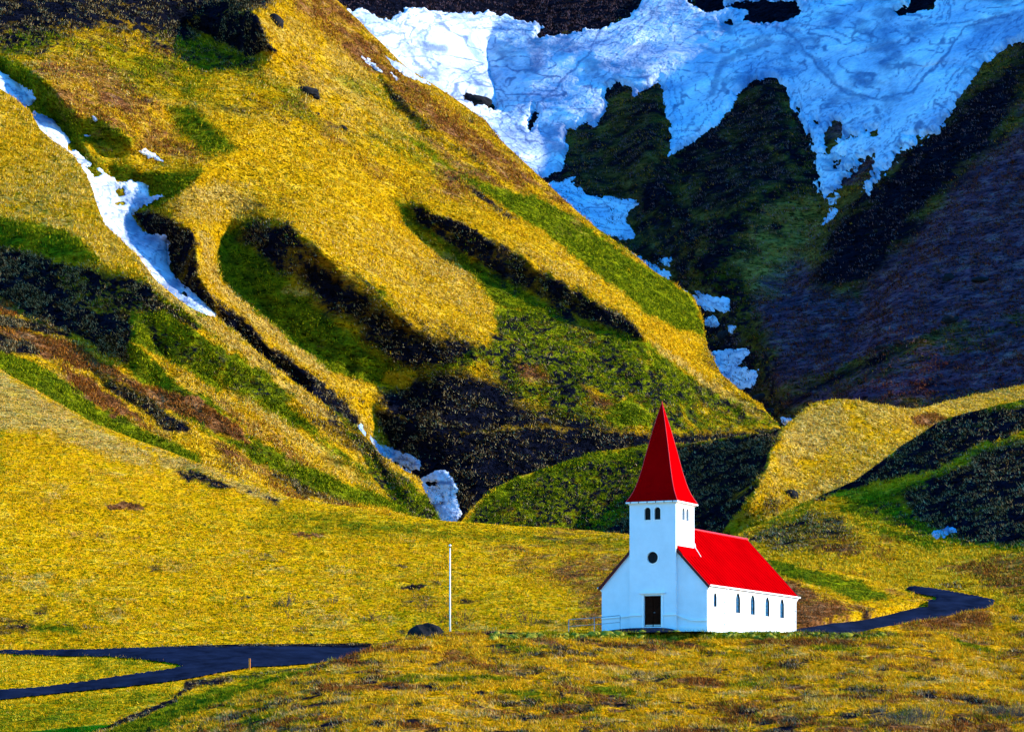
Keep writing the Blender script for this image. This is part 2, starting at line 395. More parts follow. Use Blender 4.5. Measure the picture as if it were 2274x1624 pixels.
far = Layer('mountain_with_snow', (680, 2480), (-200, 1060),
  [(1725, 935, 600), (2273, 860, 550), (1500, 620, 680), (1250, 400, 690), (1100, 250, 740), (800, 50, 770), (1100, 0, 830), (1600, 250, 800),
   (1600, 0, 870), (1800, 600, 680), (2273, 400, 660), (2273, 0, 765), (1900, 850, 578), (1250, 100, 800), (1900, 200, 780), (1600, -200, 960), (2273, -200, 860)],
  [(680, -80), (900, -120), (1300, -90), (1700, -180), (2100, -150), (2480, -190)], [(680, 420), (1100, 520), (1400, 720), (1650, 1000), (1760, 1060), (2480, 1060)],
  shades=[([(1092, 60), (1340, -220), (2500, -220), (2500, 950), (1720, 960), (1570, 720), (1420, 560), (1230, 380), (1110, 290)], -1.3, None, 8),
          ([(740, -20), (900, 10), (1080, 90), (1066, 120), (1080, 180), (1100, 250), (1060, 300), (850, 120)], 0.9, 1.5, 8),
          ([(1090, 95), (1200, 80), (1340, 65), (1320, 150), (1250, 240), (1180, 330), (1150, 300), (1112, 245), (1092, 190), (1078, 125)], -1.7, 1.3, 5),
          ([(1100, 270), (1190, 290), (1230, 380), (1180, 370)], 0.5, 1.6, 12),
          ([(1250, 370), (1420, 440), (1410, 540), (1340, 520)], 0.4, 1.8, 12),
          ([(1350, 210), (1440, 190), (1470, 300), (1400, 420), (1330, 380)], -2.0, None, 16),
          ([(1470, 190), (1500, 250), (1520, 400), (1480, 470), (1440, 330)], 0.1, None, 14),
          ([(1560, 540), (1680, 430), (1810, 420), (1838, 470), (1790, 560), (1700, 660), (1600, 640)], 0.55, 1.7, 22),
          ([(1760, 180), (1830, 420), (1800, 440), (1740, 330), (1700, 200)], -0.2, None, 18),
          ([(1800, 640), (1930, 420), (2120, 220), (2420, 40), (2420, 160), (2290, 200), (2240, 320), (2100, 450), (1990, 600), (1860, 740)], -1.0, 1.0, 18),
          ([(1900, 880), (2010, 620), (2140, 450), (2260, 300), (2430, 200), (2430, 900)], -0.25, 2.1, 30),
          ([(1690, 700), (1900, 640), (1900, 850), (1740, 880)], -0.35, 2.0, 30),
          ([(1560, 700), (1690, 760), (1760, 960), (1640, 900)], -1.6, None, 14)],
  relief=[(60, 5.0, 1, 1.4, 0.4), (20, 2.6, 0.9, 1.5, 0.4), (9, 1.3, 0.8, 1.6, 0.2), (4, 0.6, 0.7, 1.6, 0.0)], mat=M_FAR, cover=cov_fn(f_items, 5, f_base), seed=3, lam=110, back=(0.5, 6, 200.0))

# --- the big golden mountain on the left with its hollows and spurs
e_items = [  # dark cover: crag and rock streaks, plus painted shade in hollows and foot
 (0, [(690, -80), (790, 45), (900, 165), (1000, 240), (1110, 330), (1210, 415), (1150, 425), (1000, 330), (880, 225), (800, 150), (720, 80), (650, 30), (640, -80)], 0.65, 16),
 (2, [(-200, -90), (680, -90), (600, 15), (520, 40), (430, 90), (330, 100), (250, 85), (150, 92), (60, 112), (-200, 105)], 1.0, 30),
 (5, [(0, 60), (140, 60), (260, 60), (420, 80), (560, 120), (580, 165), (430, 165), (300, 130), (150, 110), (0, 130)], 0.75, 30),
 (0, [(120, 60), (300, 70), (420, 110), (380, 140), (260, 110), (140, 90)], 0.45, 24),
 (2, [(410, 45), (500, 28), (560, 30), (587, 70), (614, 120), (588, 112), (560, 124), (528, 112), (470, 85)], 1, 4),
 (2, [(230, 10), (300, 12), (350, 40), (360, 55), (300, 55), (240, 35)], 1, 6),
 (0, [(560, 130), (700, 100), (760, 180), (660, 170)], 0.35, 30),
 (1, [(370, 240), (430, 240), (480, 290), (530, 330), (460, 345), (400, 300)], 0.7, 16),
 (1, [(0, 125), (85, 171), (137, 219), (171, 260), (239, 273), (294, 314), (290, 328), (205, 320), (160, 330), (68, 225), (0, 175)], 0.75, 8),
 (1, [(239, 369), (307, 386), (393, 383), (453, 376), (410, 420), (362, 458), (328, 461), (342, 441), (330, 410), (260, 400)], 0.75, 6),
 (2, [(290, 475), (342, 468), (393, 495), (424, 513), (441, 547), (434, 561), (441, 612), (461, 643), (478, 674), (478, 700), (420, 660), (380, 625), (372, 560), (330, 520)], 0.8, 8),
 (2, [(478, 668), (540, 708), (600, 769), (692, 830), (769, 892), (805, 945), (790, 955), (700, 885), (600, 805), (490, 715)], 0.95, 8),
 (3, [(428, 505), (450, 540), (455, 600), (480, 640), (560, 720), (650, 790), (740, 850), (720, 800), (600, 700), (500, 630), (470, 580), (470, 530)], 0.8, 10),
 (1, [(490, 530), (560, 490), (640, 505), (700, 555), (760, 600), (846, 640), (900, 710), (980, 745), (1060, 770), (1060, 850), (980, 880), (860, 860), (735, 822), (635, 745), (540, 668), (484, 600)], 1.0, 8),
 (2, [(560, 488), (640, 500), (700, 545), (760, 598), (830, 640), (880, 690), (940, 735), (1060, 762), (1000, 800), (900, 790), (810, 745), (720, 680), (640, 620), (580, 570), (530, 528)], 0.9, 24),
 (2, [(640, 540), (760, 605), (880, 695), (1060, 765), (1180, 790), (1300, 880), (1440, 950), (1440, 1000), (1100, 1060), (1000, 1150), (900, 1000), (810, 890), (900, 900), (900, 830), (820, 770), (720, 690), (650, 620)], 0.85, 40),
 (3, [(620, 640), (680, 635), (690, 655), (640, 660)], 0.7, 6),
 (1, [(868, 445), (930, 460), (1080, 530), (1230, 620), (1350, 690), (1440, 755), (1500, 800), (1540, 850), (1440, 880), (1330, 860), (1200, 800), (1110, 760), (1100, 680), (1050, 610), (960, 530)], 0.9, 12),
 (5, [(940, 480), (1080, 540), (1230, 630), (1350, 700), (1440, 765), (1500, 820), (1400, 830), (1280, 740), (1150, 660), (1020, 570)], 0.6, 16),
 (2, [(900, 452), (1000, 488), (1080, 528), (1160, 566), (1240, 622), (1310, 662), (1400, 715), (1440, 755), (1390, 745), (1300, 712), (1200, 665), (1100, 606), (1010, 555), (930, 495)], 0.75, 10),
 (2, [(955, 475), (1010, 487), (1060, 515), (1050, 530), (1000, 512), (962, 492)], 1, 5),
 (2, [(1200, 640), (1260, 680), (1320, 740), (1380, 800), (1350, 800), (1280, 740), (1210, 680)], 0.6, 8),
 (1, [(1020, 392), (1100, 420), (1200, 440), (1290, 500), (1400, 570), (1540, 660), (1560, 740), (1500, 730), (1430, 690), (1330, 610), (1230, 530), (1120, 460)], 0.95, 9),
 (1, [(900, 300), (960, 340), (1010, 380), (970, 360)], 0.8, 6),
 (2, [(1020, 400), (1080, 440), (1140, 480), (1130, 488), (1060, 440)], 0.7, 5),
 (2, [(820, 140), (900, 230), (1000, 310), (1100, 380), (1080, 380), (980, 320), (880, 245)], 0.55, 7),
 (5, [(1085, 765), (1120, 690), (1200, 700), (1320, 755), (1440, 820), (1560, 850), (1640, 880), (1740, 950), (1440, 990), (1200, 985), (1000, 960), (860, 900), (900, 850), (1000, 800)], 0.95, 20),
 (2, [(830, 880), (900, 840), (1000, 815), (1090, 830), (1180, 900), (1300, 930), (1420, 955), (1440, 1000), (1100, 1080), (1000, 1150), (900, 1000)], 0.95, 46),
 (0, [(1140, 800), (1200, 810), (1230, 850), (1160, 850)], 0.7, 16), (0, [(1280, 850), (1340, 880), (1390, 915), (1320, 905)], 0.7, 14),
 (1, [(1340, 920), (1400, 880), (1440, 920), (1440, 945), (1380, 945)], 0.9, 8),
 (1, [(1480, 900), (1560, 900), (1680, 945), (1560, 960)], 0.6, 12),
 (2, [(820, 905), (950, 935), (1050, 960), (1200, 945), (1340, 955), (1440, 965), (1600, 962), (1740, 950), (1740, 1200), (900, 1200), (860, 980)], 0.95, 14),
 (3, [(1440, 745), (1500, 790), (1580, 840), (1700, 930), (1690, 935), (1560, 850), (1470, 790)], 0.7, 7),
 (2, [(1560, 740), (1600, 800), (1650, 870), (1600, 860), (1560, 790)], 0.4, 8),
 (3, [(360, 455), (440, 400), (560, 400), (560, 470), (470, 500), (400, 490)], 0.55, 24),
 (1, [(860, 830), (920, 830), (900, 860), (850, 850)], -1, 8),
]
def e_base(c, x, y, P):
    n = fbm(P[..., 0]/26+P[..., 2]/40, P[..., 2]/26, 4, 11)
    c[..., 3] = 0.30+0.5*fbm(P[..., 0]/30+P[..., 2]/40, P[..., 2]/10, 4, 12)
    c[..., 0] = sstep(0.05, 0.5, n)*0.55
    c[..., 1] = sstep(0.05, 0.5, fbm(P[..., 0]/18+P[..., 2]/20, P[..., 2]/16, 4, 13))*0.55
    c[..., 2] = sstep(0.2, 0.6, fbm(P[..., 0]/9, P[..., 2]/3.5, 4, 14))*0.4
mount = Layer('golden_mountain', (-160, 1900), (-90, 1230),
  [(0, 170, 425), (0, 0, 453), (300, 350, 436), (480, 690, 394), (800, 945, 402), (1000, 1150, 402), (700, 650, 430), (760, 300, 490), (780, 30, 542), (400, 0, 500),
   (1100, 760, 458), (1100, 300, 545), (1440, 960, 470), (1440, 740, 508), (1720, 940, 560), (1540, 660, 565), (200, 600, 395), (1000, 1230, 396), (1700, 1200, 500)],
  [(-160, -70), (690, -60), (720, -25), (780, 30), (810, 60), (900, 148), (1000, 213), (1080, 270), (1112, 312), (1200, 394), (1290, 478), (1330, 510), (1400, 558), (1450, 600),
   (1540, 658), (1558, 700), (1570, 770), (1600, 828), (1640, 863), (1690, 899), (1725, 942), (1760, 975), (1900, 1120)],
  [(-160, 330), (0, 350), (200, 560), (480, 800), (800, 1060), (960, 1200), (1200, 1220), (1900, 1220)],
  shades=[([(0, 125), (85, 168), (137, 216), (171, 257), (239, 270), (294, 312), (290, 328), (260, 321), (205, 312), (164, 302), (195, 345), (205, 369), (164, 325), (137, 284), (113, 253), (68, 219), (34, 181), (0, 162)], -2.2, 1.0, 5),
          ([(239, 369), (307, 386), (393, 383), (453, 376), (410, 420), (362, 458), (328, 461), (342, 441), (380, 425), (328, 425), (331, 410), (307, 403), (260, 400)], -2.0, 1.0, 4),
          ([(290, 475), (342, 466), (393, 495), (424, 513), (441, 547), (434, 561), (441, 612), (461, 643), (478, 674), (520, 700), (560, 730), (600, 770), (640, 800), (700, 850), (690, 870), (620, 815), (560, 765), (500, 715), (450, 680), (427, 653), (393, 630), (376, 595), (372, 560), (370, 540), (330, 520), (305, 505)], -2.6, 1.0, 5),
          ([(520, 500), (570, 484), (640, 497), (690, 538), (720, 568), (760, 598), (830, 638), (870, 680), (920, 720), (980, 745), (1060, 762), (1040, 800), (900, 800), (800, 755), (715, 695), (635, 635), (575, 585), (520, 540)], -2.3, 1.1, 7),
          ([(500, 535), (560, 560), (680, 620), (830, 720), (960, 780), (1080, 800), (1080, 860), (960, 870), (850, 850), (735, 815), (635, 738), (540, 661), (497, 600)], -2.1, 1.2, 10),
          ([(868, 443), (930, 458), (1000, 488), (1080, 528), (1150, 563), (1230, 618), (1300, 658), (1350, 688), (1400, 718), (1445, 755), (1400, 760), (1290, 722), (1190, 674), (1090, 618), (990, 568), (920, 508)], -2.0, 1.2, 6),
          ([(960, 540), (1080, 600), (1200, 670), (1320, 725), (1440, 790), (1480, 840), (1400, 830), (1280, 770), (1160, 710), (1060, 640)], -0.75, None, 14),
          ([(410, 45), (500, 26), (560, 28), (587, 70), (614, 120), (560, 124), (520, 112), (470, 85)], -3.0, 0.4, 4),
          ([(-200, -90), (600, -90), (580, 10), (420, 40), (220, 30), (80, 90), (-200, 110)], -1.3, 1.4, 22),
          ([(830, 905), (950, 935), (1050, 955), (1200, 945), (1440, 960), (1600, 955), (1730, 940), (1740, 1220), (900, 1220), (860, 980)], -1.7, 1.2, 16),
          ([(1080, 790), (1200, 800), (1300, 860), (1420, 900), (1400, 950), (1200, 950), (900, 900)], -0.8, 1.5, 24),
          ([(820, 140), (900, 232), (1000, 312), (1100, 385), (1080, 386), (980, 322), (880, 248)], -1.3, None, 7),
          ([(1560, 770), (1640, 865), (1720, 942), (1650, 940), (1560, 860), (1500, 800)], -0.2, None, 10),
          ([(370, 240), (430, 240), (480, 290), (535, 335), (460, 345), (400, 300)], -0.75, None, 12),
          ([(1280, 700), (1340, 760), (1420, 830), (1500, 900), (1440, 890), (1330, 800)], -0.9, None, 10)],
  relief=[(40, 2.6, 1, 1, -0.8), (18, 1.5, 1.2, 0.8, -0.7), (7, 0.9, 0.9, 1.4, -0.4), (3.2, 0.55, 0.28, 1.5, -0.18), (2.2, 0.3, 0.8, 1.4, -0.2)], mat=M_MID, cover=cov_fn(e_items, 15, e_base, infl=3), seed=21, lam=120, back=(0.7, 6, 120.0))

# --- middle hills: green mound, shaded flank, golden dome
h_items = [  # dark cover paints shade onto the flank and the mound
 (1, [(980, 1210), (1100, 1078), (1200, 1038), (1330, 998), (1440, 985), (1470, 1060), (1440, 1120), (1330, 1180), (1200, 1215)], 1, 14),
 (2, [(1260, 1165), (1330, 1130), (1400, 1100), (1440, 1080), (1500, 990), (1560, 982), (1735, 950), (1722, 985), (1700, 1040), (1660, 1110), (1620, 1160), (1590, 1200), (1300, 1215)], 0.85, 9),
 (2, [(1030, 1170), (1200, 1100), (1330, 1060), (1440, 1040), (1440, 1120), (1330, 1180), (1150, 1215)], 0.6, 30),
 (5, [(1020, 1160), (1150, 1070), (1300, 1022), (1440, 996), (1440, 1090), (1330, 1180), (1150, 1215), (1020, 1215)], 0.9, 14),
 (3, [(1735, 960), (1800, 900), (1870, 885), (1900, 960), (1800, 1020), (1720, 1040)], 0.75, 20),
 (0, [(2010, 925), (2060, 912), (2120, 925), (2060, 950), (2030, 945)], 0.8, 9),
 (2, [(1690, 1100), (1750, 1110), (1740, 1150), (1680, 1150)], 0.4, 14),
]
hills = Layer('middle_hills', (960, 2420), (830, 1230),
  [(1330, 1000, 390), (1100, 1160, 360), (1430, 1180, 372), (1870, 885, 432), (1735, 952, 426), (1700, 1150, 398), (2100, 900, 442), (2273, 855, 455), (1500, 985, 415), (1990, 1010, 405), (1600, 1180, 402)],
  [(960, 1225), (1000, 1185), (1030, 1148), (1065, 1108), (1100, 1080), (1150, 1058), (1200, 1042), (1260, 1022), (1330, 1001), (1430, 988), (1520, 984), (1600, 972), (1680, 961), (1735, 951), (1765, 925), (1800, 897), (1835, 887), (1870, 885), (1920, 891), (1990, 904), (2040, 906), (2100, 890), (2180, 872), (2273, 853), (2420, 820)],
  [(960, 1230), (2420, 1230)],
  shades=[([(1440, 1060), (1500, 985), (1735, 950), (1715, 1000), (1695, 1045), (1660, 1110), (1620, 1162), (1590, 1210), (1250, 1215), (1300, 1140), (1400, 1095)], -2.6, 1.1, 5),
          ([(1020, 1160), (1200, 1042), (1430, 990), (1450, 1060), (1300, 1140), (1100, 1210)], -1.15, 1.5, 10),
          ([(1735, 960), (1830, 885), (2070, 930), (1950, 1040), (1800, 1110), (1650, 1150)], 0.55, 1.7, 8),
          ([(2020, 930), (2060, 915), (2130, 925), (2060, 955)], -0.9, None, 8)],
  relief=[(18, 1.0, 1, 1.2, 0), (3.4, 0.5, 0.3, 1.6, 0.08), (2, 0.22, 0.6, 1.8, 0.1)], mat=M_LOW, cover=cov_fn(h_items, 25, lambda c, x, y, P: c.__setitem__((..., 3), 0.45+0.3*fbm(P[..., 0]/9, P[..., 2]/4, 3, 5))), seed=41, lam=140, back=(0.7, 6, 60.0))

# --- striped hillside on the left, in front of the gully
d_items = [  # navy bands are hillside shade painted with the dark cover
 (1, [(-200, 485), (0, 488), (80, 505), (170, 535), (215, 575), (150, 570), (60, 550), (-200, 540)], 0.8, 12),
 (2, [(-200, 545), (0, 552), (92, 568), (192, 602), (292, 620), (361, 652), (454, 721), (431, 729), (369, 692), (310, 705), (294, 761), (310, 808), (254, 794), (200, 758), (154, 740), (77, 712), (0, 660), (-200, 640)], 1.0, 14),
 (0, [(-200, 620), (0, 655), (60, 700), (10, 700), (-200, 680)], 0.8, 10),
 (2, [(-200, 690), (0, 700), (77, 715), (165, 748), (90, 740), (0, 730), (-200, 720)], 0.9, 7),
 (5, [(120, 590), (250, 630), (330, 660), (300, 700), (200, 680), (130, 640)], 0.55, 16),
 (1, [(292, 700), (361, 700), (431, 748), (508, 793), (585, 832), (650, 877), (615, 892), (692, 956), (661, 948), (585, 904), (508, 858), (492, 865), (431, 820), (361, 782), (300, 750)], 1.0, 9),
 (5, [(330, 710), (431, 765), (560, 830), (640, 885), (560, 880), (440, 815), (350, 765)], 0.75, 14),
 (1, [(292, 769), (361, 831), (415, 877), (461, 892), (538, 969), (654, 1031), (754, 1077), (860, 1115), (930, 1140), (692, 1080), (585, 1027), (500, 972), (431, 934), (361, 896), (300, 850)], 1.0, 9),
 (5, [(400, 870), (500, 940), (600, 1010), (560, 1010), (450, 940)], 0.8, 12),
 (0, [(-200, 720), (0, 731), (77, 744), (192, 783), (261, 829), (331, 859), (431, 882), (531, 952), (556, 986), (492, 964), (431, 933), (346, 894), (269, 856), (192, 817), (77, 787), (-200, 752)], 0.95, 9),
 (2, [(192, 806), (254, 844), (338, 890), (418, 954), (385, 956), (308, 902), (231, 856)], 0.75, 8),
 (0, [(138, 813), (231, 867), (310, 931), (254, 925), (169, 879)], 0.9, 10),
 (1, [(-200, 765), (0, 783), (69, 813), (154, 867), (254, 929), (361, 982), (436, 1017), (338, 996), (231, 957), (115, 896), (-200, 835)], 0.95, 7),
 (2, [(-200, 735), (0, 745), (70, 765), (80, 785), (40, 785), (-200, 765)], 0.9, 6),
 (2, [(600, 1040), (660, 1068), (725, 1102), (680, 1100), (610, 1062)], 0.65, 6),
 (5, [(723, 880), (800, 955), (850, 1035), (935, 1100), (975, 1155), (920, 1140), (861, 1085), (810, 1005)], 0.95, 8),
 (2, [(760, 925), (810, 970), (860, 1030), (900, 1075), (860, 1060), (800, 990)], 0.6, 8),
 (1, [(350, 650), (440, 690), (470, 735), (420, 705)], 0.8, 6),
 (3, [(300, 575), (360, 640), (430, 690), (500, 735), (580, 800), (660, 860), (740, 930), (700, 915), (600, 835), (500, 760), (440, 712), (360, 655)], 0.8, 7),
 (3, [(480, 855), (560, 880), (660, 950), (760, 1020), (830, 1080), (780, 1065), (660, 985), (560, 915)], 0.6, 14),
]
def d_base(c, x, y, P):
    c[..., 3] = 0.3+0.3*fbm(P[..., 0]/8, P[..., 2]/6, 3, 14)
    u = P[..., 0]*0.62+P[..., 2]*0.78; v = -P[..., 0]*0.5+P[..., 2]*0.86
    n = fbm(u/5.0, (P[..., 0]-P[..., 2])/30, 4, 33)
    c[..., 0] = sstep(0.2, 0.5, n)*0.5*sstep(560, 660, y); c[..., 1] = sstep(0.0, 0.4, -n)*0.7*sstep(560, 660, y); c[..., 2] = sstep(0.1, 0.5, fbm(u/3.5, (P[..., 0]-P[..., 2])/22, 4, 34))*0.6*sstep(560, 660, y)
dhill = Layer('striped_hillside', (-160, 1000), (130, 1200),
  [(0, 820, 325), (0, 500, 365), (0, 195, 404), (478, 702, 366), (800, 950, 374), (975, 1155, 372), (650, 1106, 345), (240, 944, 334), (300, 600, 364), (0, 1100, 290), (600, 1190, 325)],
  [(-160, 90), (0, 196), (34, 219), (68, 249), (89, 287), (113, 310), (164, 345), (191, 386), (207, 425), (212, 445), (232, 498), (267, 530), (308, 571), (352, 629), (410, 674), (454, 698), (478, 703), (520, 735), (560, 770), (620, 823), (700, 884), (760, 922), (800, 955), (840, 1005), (870, 1025), (930, 1062), (945, 1095), (975, 1150), (1000, 1190)],
  [(-160, 900), (0, 900), (200, 1000), (450, 1090), (650, 1150), (1000, 1200)],
  shades=[([(-200, 500), (0, 500), (92, 520), (170, 540), (240, 590), (300, 612), (361, 650), (454, 721), (431, 729), (369, 692), (310, 705), (294, 761), (310, 808), (254, 794), (200, 758), (154, 740), (77, 712), (0, 660), (-200, 640)], -1.7, 1.3, 8),
          ([(-200, 700), (0, 702), (77, 716), (165, 748), (90, 742), (-200, 725)], -1.8, None, 5),
          ([(292, 700), (361, 700), (508, 793), (650, 877), (700, 960), (585, 904), (492, 865), (361, 782)], -1.01, 1.5, 9),
          ([(300, 769), (415, 877), (538, 969), (654, 1031), (860, 1115), (692, 1080), (500, 972), (361, 896)], -0.85, 1.5, 9),
          ([(192, 806), (254, 844), (338, 890), (418, 954), (385, 956), (308, 902), (231, 856)], -1.0, None, 7),
          ([(760, 925), (850, 1030), (960, 1150), (900, 1120), (830, 1030)], -1.4, None, 8),
          ([(560, 775), (640, 845), (720, 905), (790, 955), (770, 960), (690, 900), (600, 830)], -0.8, None, 6)],
  relief=[(22, 1.5, 1.5, 0.6, -0.75), (7, 0.9, 1.3, 0.8, -0.65), (2, 0.28, 0.9, 1.3, -0.4)], mat=M_LOW, cover=cov_fn(d_items, 35, d_base, infl=9), seed=61, lam=140, back=(1.2, 6, 25.0))

# --- hills behind the church on the right
n_items = [  # bowl and upper bank get their shade painted in as dark cover
 (2, [(1640, 1195), (1740, 1155), (1810, 1130), (1870, 1150), (1930, 1210), (1900, 1240), (1820, 1232), (1720, 1225)], 0.6, 20),
 (0, [(1780, 1190), (1880, 1195), (1925, 1215), (1900, 1238), (1800, 1225)], 0.6, 14),
 (2, [(1790, 1108), (1860, 1080), (1930, 1040), (2000, 985), (2075, 938), (2150, 912), (2430, 830), (2430, 930), (2273, 955), (2190, 990), (2080, 1045), (1990, 1062), (1900, 1085), (1820, 1108)], 0.95, 8),
 (1, [(1840, 1130), (1900, 1105), (1960, 1090), (2080, 1052), (2180, 990), (2430, 920), (2430, 1230), (2200, 1215), (2080, 1200), (1980, 1170), (1890, 1140)], 0.9, 9),
 (2, [(1960, 1110), (2080, 1060), (2180, 1000), (2430, 930), (2430, 1215), (2200, 1210), (2130, 1190), (2060, 1170), (2000, 1150)], 0.8, 26),
 (5, [(1880, 1130), (1990, 1095), (2090, 1055), (2180, 1000), (2430, 930), (2430, 1220), (2180, 1212), (2040, 1190)], 0.8, 16),
 (2, [(2080, 1070), (2190, 1010), (2430, 960), (2430, 1200), (2200, 1205), (2140, 1190), (2180, 1120)], 0.8, 30),
 (2, [(1990, 1100), (2090, 1058), (2180, 1000), (2430, 930), (2430, 1215), (2180, 1208), (2090, 1185), (2030, 1150)], 1.0, 20),
 (1, [(1900, 1150), (2000, 1180), (2120, 1215), (2060, 1225), (1950, 1190)], 0.7, 12),
 (0, [(2080, 1260), (2200, 1230), (2430, 1230), (2430, 1340), (2250, 1330), (2150, 1290)], 0.6, 20),
 (2, [(2080, 1300), (2130, 1296), (2140, 1305), (2090, 1310)], 0.7, 5),
 (1, [(2100, 895), (2430, 830), (2430, 870), (2200, 915)], 0.8, 9),
 (1, [(2200, 1345), (2273, 1350), (2400, 1380), (2400, 1420), (2200, 1400)], 0.5, 14),
]
rhill = Layer('right_hills', (1560, 2430), (870, 1450),
  [(1790, 1112, 300), (2075, 940, 318), (2273, 885, 322), (2273, 1200, 256), (1900, 1240, 260), (2040, 1310, 238), (1700, 1180, 290), (1950, 1290, 247), (2200, 1335, 229), (2273, 1380, 218), (1770, 1398, 209), (2040, 1335, 231), (1640, 1440, 204), (2075, 1200, 266)],
  [(1560, 1225), (1640, 1183), (1700, 1160), (1760, 1128), (1790, 1112), (1860, 1083), (1895, 1068), (1930, 1042), (1960, 1020), (2000, 990), (2040, 965), (2075, 940), (2110, 925), (2150, 915), (2210, 900), (2273, 886), (2430, 840)],
  1445,
  shades=[([(1790, 1112), (1860, 1083), (1930, 1042), (2000, 990), (2075, 940), (2150, 915), (2430, 830), (2430, 920), (2273, 950), (2190, 985), (2080, 1045), (2000, 1062), (1900, 1085)], -0.99, 1.4, 5),
          ([(1930, 1105), (2000, 1078), (2080, 1050), (2180, 988), (2430, 915), (2430, 1215), (2200, 1212), (2100, 1190), (2040, 1165), (1990, 1130)], -0.95, 2.2, 14),
          ([(1640, 1195), (1740, 1155), (1810, 1135), (1870, 1155), (1925, 1215), (1900, 1238), (1720, 1225)], -0.6, None, 10),
          ([(1800, 1115), (1900, 1085), (2075, 1048), (1940, 1085), (1850, 1120)], 0.9, None, 4)],
  relief=[(14, 0.8, 1, 1.3, 0), (4, 0.42, 0.7, 1.7, -0.1), (1.4, 0.18, 0.6, 1.8, 0)], mat=M_LOW, cover=cov_fn(n_items, 45, lambda c, x, y, P: c.__setitem__((..., 0), sstep(0.1, 0.5, fbm(P[..., 0]/6, P[..., 2]/2.5, 4, 6))*0.5)), seed=81, lam=140, back=(0.6, 6, 40.0))

# --- the wide golden meadow slope behind the road and the church
c_items = [
 (3, [(-200, 800), (0, 822), (130, 895), (240, 960), (340, 1000), (340, 1045), (230, 1015), (120, 965), (-200, 930)], 0.75, 22),
 (3, [(330, 985), (450, 1030), (640, 1105), (600, 1115), (480, 1075), (360, 1040)], 0.7, 12),
 (2, [(375, 1046), (430, 1042), (490, 1066), (522, 1084), (500, 1090), (420, 1068)], 0.85, 7),
 (2, [(585, 1098), (610, 1100), (630, 1118), (605, 1118)], 0.7, 6),
 (0, [(232, 1118), (270, 1113), (326, 1126), (322, 1134), (240, 1131)], 1, 4),
 (1, [(520, 1150), (640, 1122), (760, 1130), (1000, 1160), (1395, 1192), (1395, 1228), (1100, 1208), (900, 1198), (700, 1192), (560, 1182)], 0.5, 20),
 (0, [(1130, 1270), (1250, 1235), (1395, 1215), (1395, 1400), (1250, 1400), (1290, 1330), (1200, 1290)], 0.55, 26),
 (1, [(1700, 1236), (1800, 1262), (1900, 1285), (1985, 1325), (1900, 1335), (1800, 1295), (1720, 1268)], 0.95, 8),
 (0, [(1690, 1262), (1760, 1290), (1850, 1330), (1900, 1350), (1800, 1395), (1690, 1400)], 0.9, 12),
 (2, [(-200, 1368), (0, 1370), (120, 1378), (260, 1392), (120, 1402), (0, 1412), (-200, 1412)], 0.55, 10),
 (1, [(60, 1385), (160, 1388), (180, 1402), (80, 1402)], 0.9, 8),
 (2, [(890, 1300), (930, 1296), (965, 1304), (930, 1312), (895, 1308)], 0.9, 4),
 (0, [(640, 1185), (700, 1183), (720, 1190), (660, 1192)], 0.9, 4),
 (2, [(320, 1395), (520, 1400), (700, 1405), (700, 1412), (500, 1410)], 0.45, 8),
]
def c_base(c, x, y, P):
    n = fbm(P[..., 0]/7, P[..., 1]/9, 4, 16)
    c[..., 0] = sstep(0.12, 0.5, n)*0.6*(0.5+0.5*sstep(900, 1300, x))
    c[..., 1] = sstep(0.25, 0.5, fbm(P[..., 0]/9, P[..., 1]/12, 4, 17))*0.45
    c[..., 3] = sstep(0.1, 0.6, fbm(P[..., 0]/5, P[..., 1]/8, 4, 18))*0.5
    st = fbm(P[..., 0]/2.6, P[..., 1]/3.4, 5, 19, 0.6)
    c[..., 2] = sstep(0.22, 0.55, st)*0.5*sstep(1130, 1180, y)
meadow = Layer('meadow_slope', (-160, 2060), (780, 1460),
  [(0, 1440, 232), (850, 1430, 232), (1395, 1400, 225), (0, 1100, 268), (0, 820, 312), (444, 1028, 288), (1000, 1156, 276), (1395, 1186, 272), (1690, 1240, 248), (1950, 1290, 239), (1770, 1384, 209.5), (2040, 1333, 230), (1620, 1400, 213)],
  [(-160, 740), (0, 820), (70, 860), (137, 897), (210, 940), (330, 985), (444, 1028), (581, 1076), (650, 1106), (760, 1121), (850, 1135), (930, 1148), (1000, 1156), (1130, 1165), (1250, 1172), (1395, 1186), (1550, 1212), (1690, 1238), (1800, 1256), (1880, 1272), (1950, 1290), (2005, 1308), (2035, 1322), (2060, 1332)],
  [(-160, 1452), (1640, 1452), (1700, 1420), (1770, 1386), (1850, 1368), (1920, 1358), (2000, 1341), (2040, 1334), (2060, 1334)],
  shades=[([(380, 1044), (440, 1045), (522, 1084), (500, 1092), (420, 1068)], -1.5, None, 5)],
  relief=[(14, 0.9, 0.7, 1.5, 0), (3.5, 0.7, 0.5, 1.6, 0), (1.1, 0.32, 0.6, 1.6, 0)], mat=M_NEAR, cover=cov_fn(c_items, 55, c_base), seed=91, lam=140, step=2.6, back=(0.55, 6, 40.0))

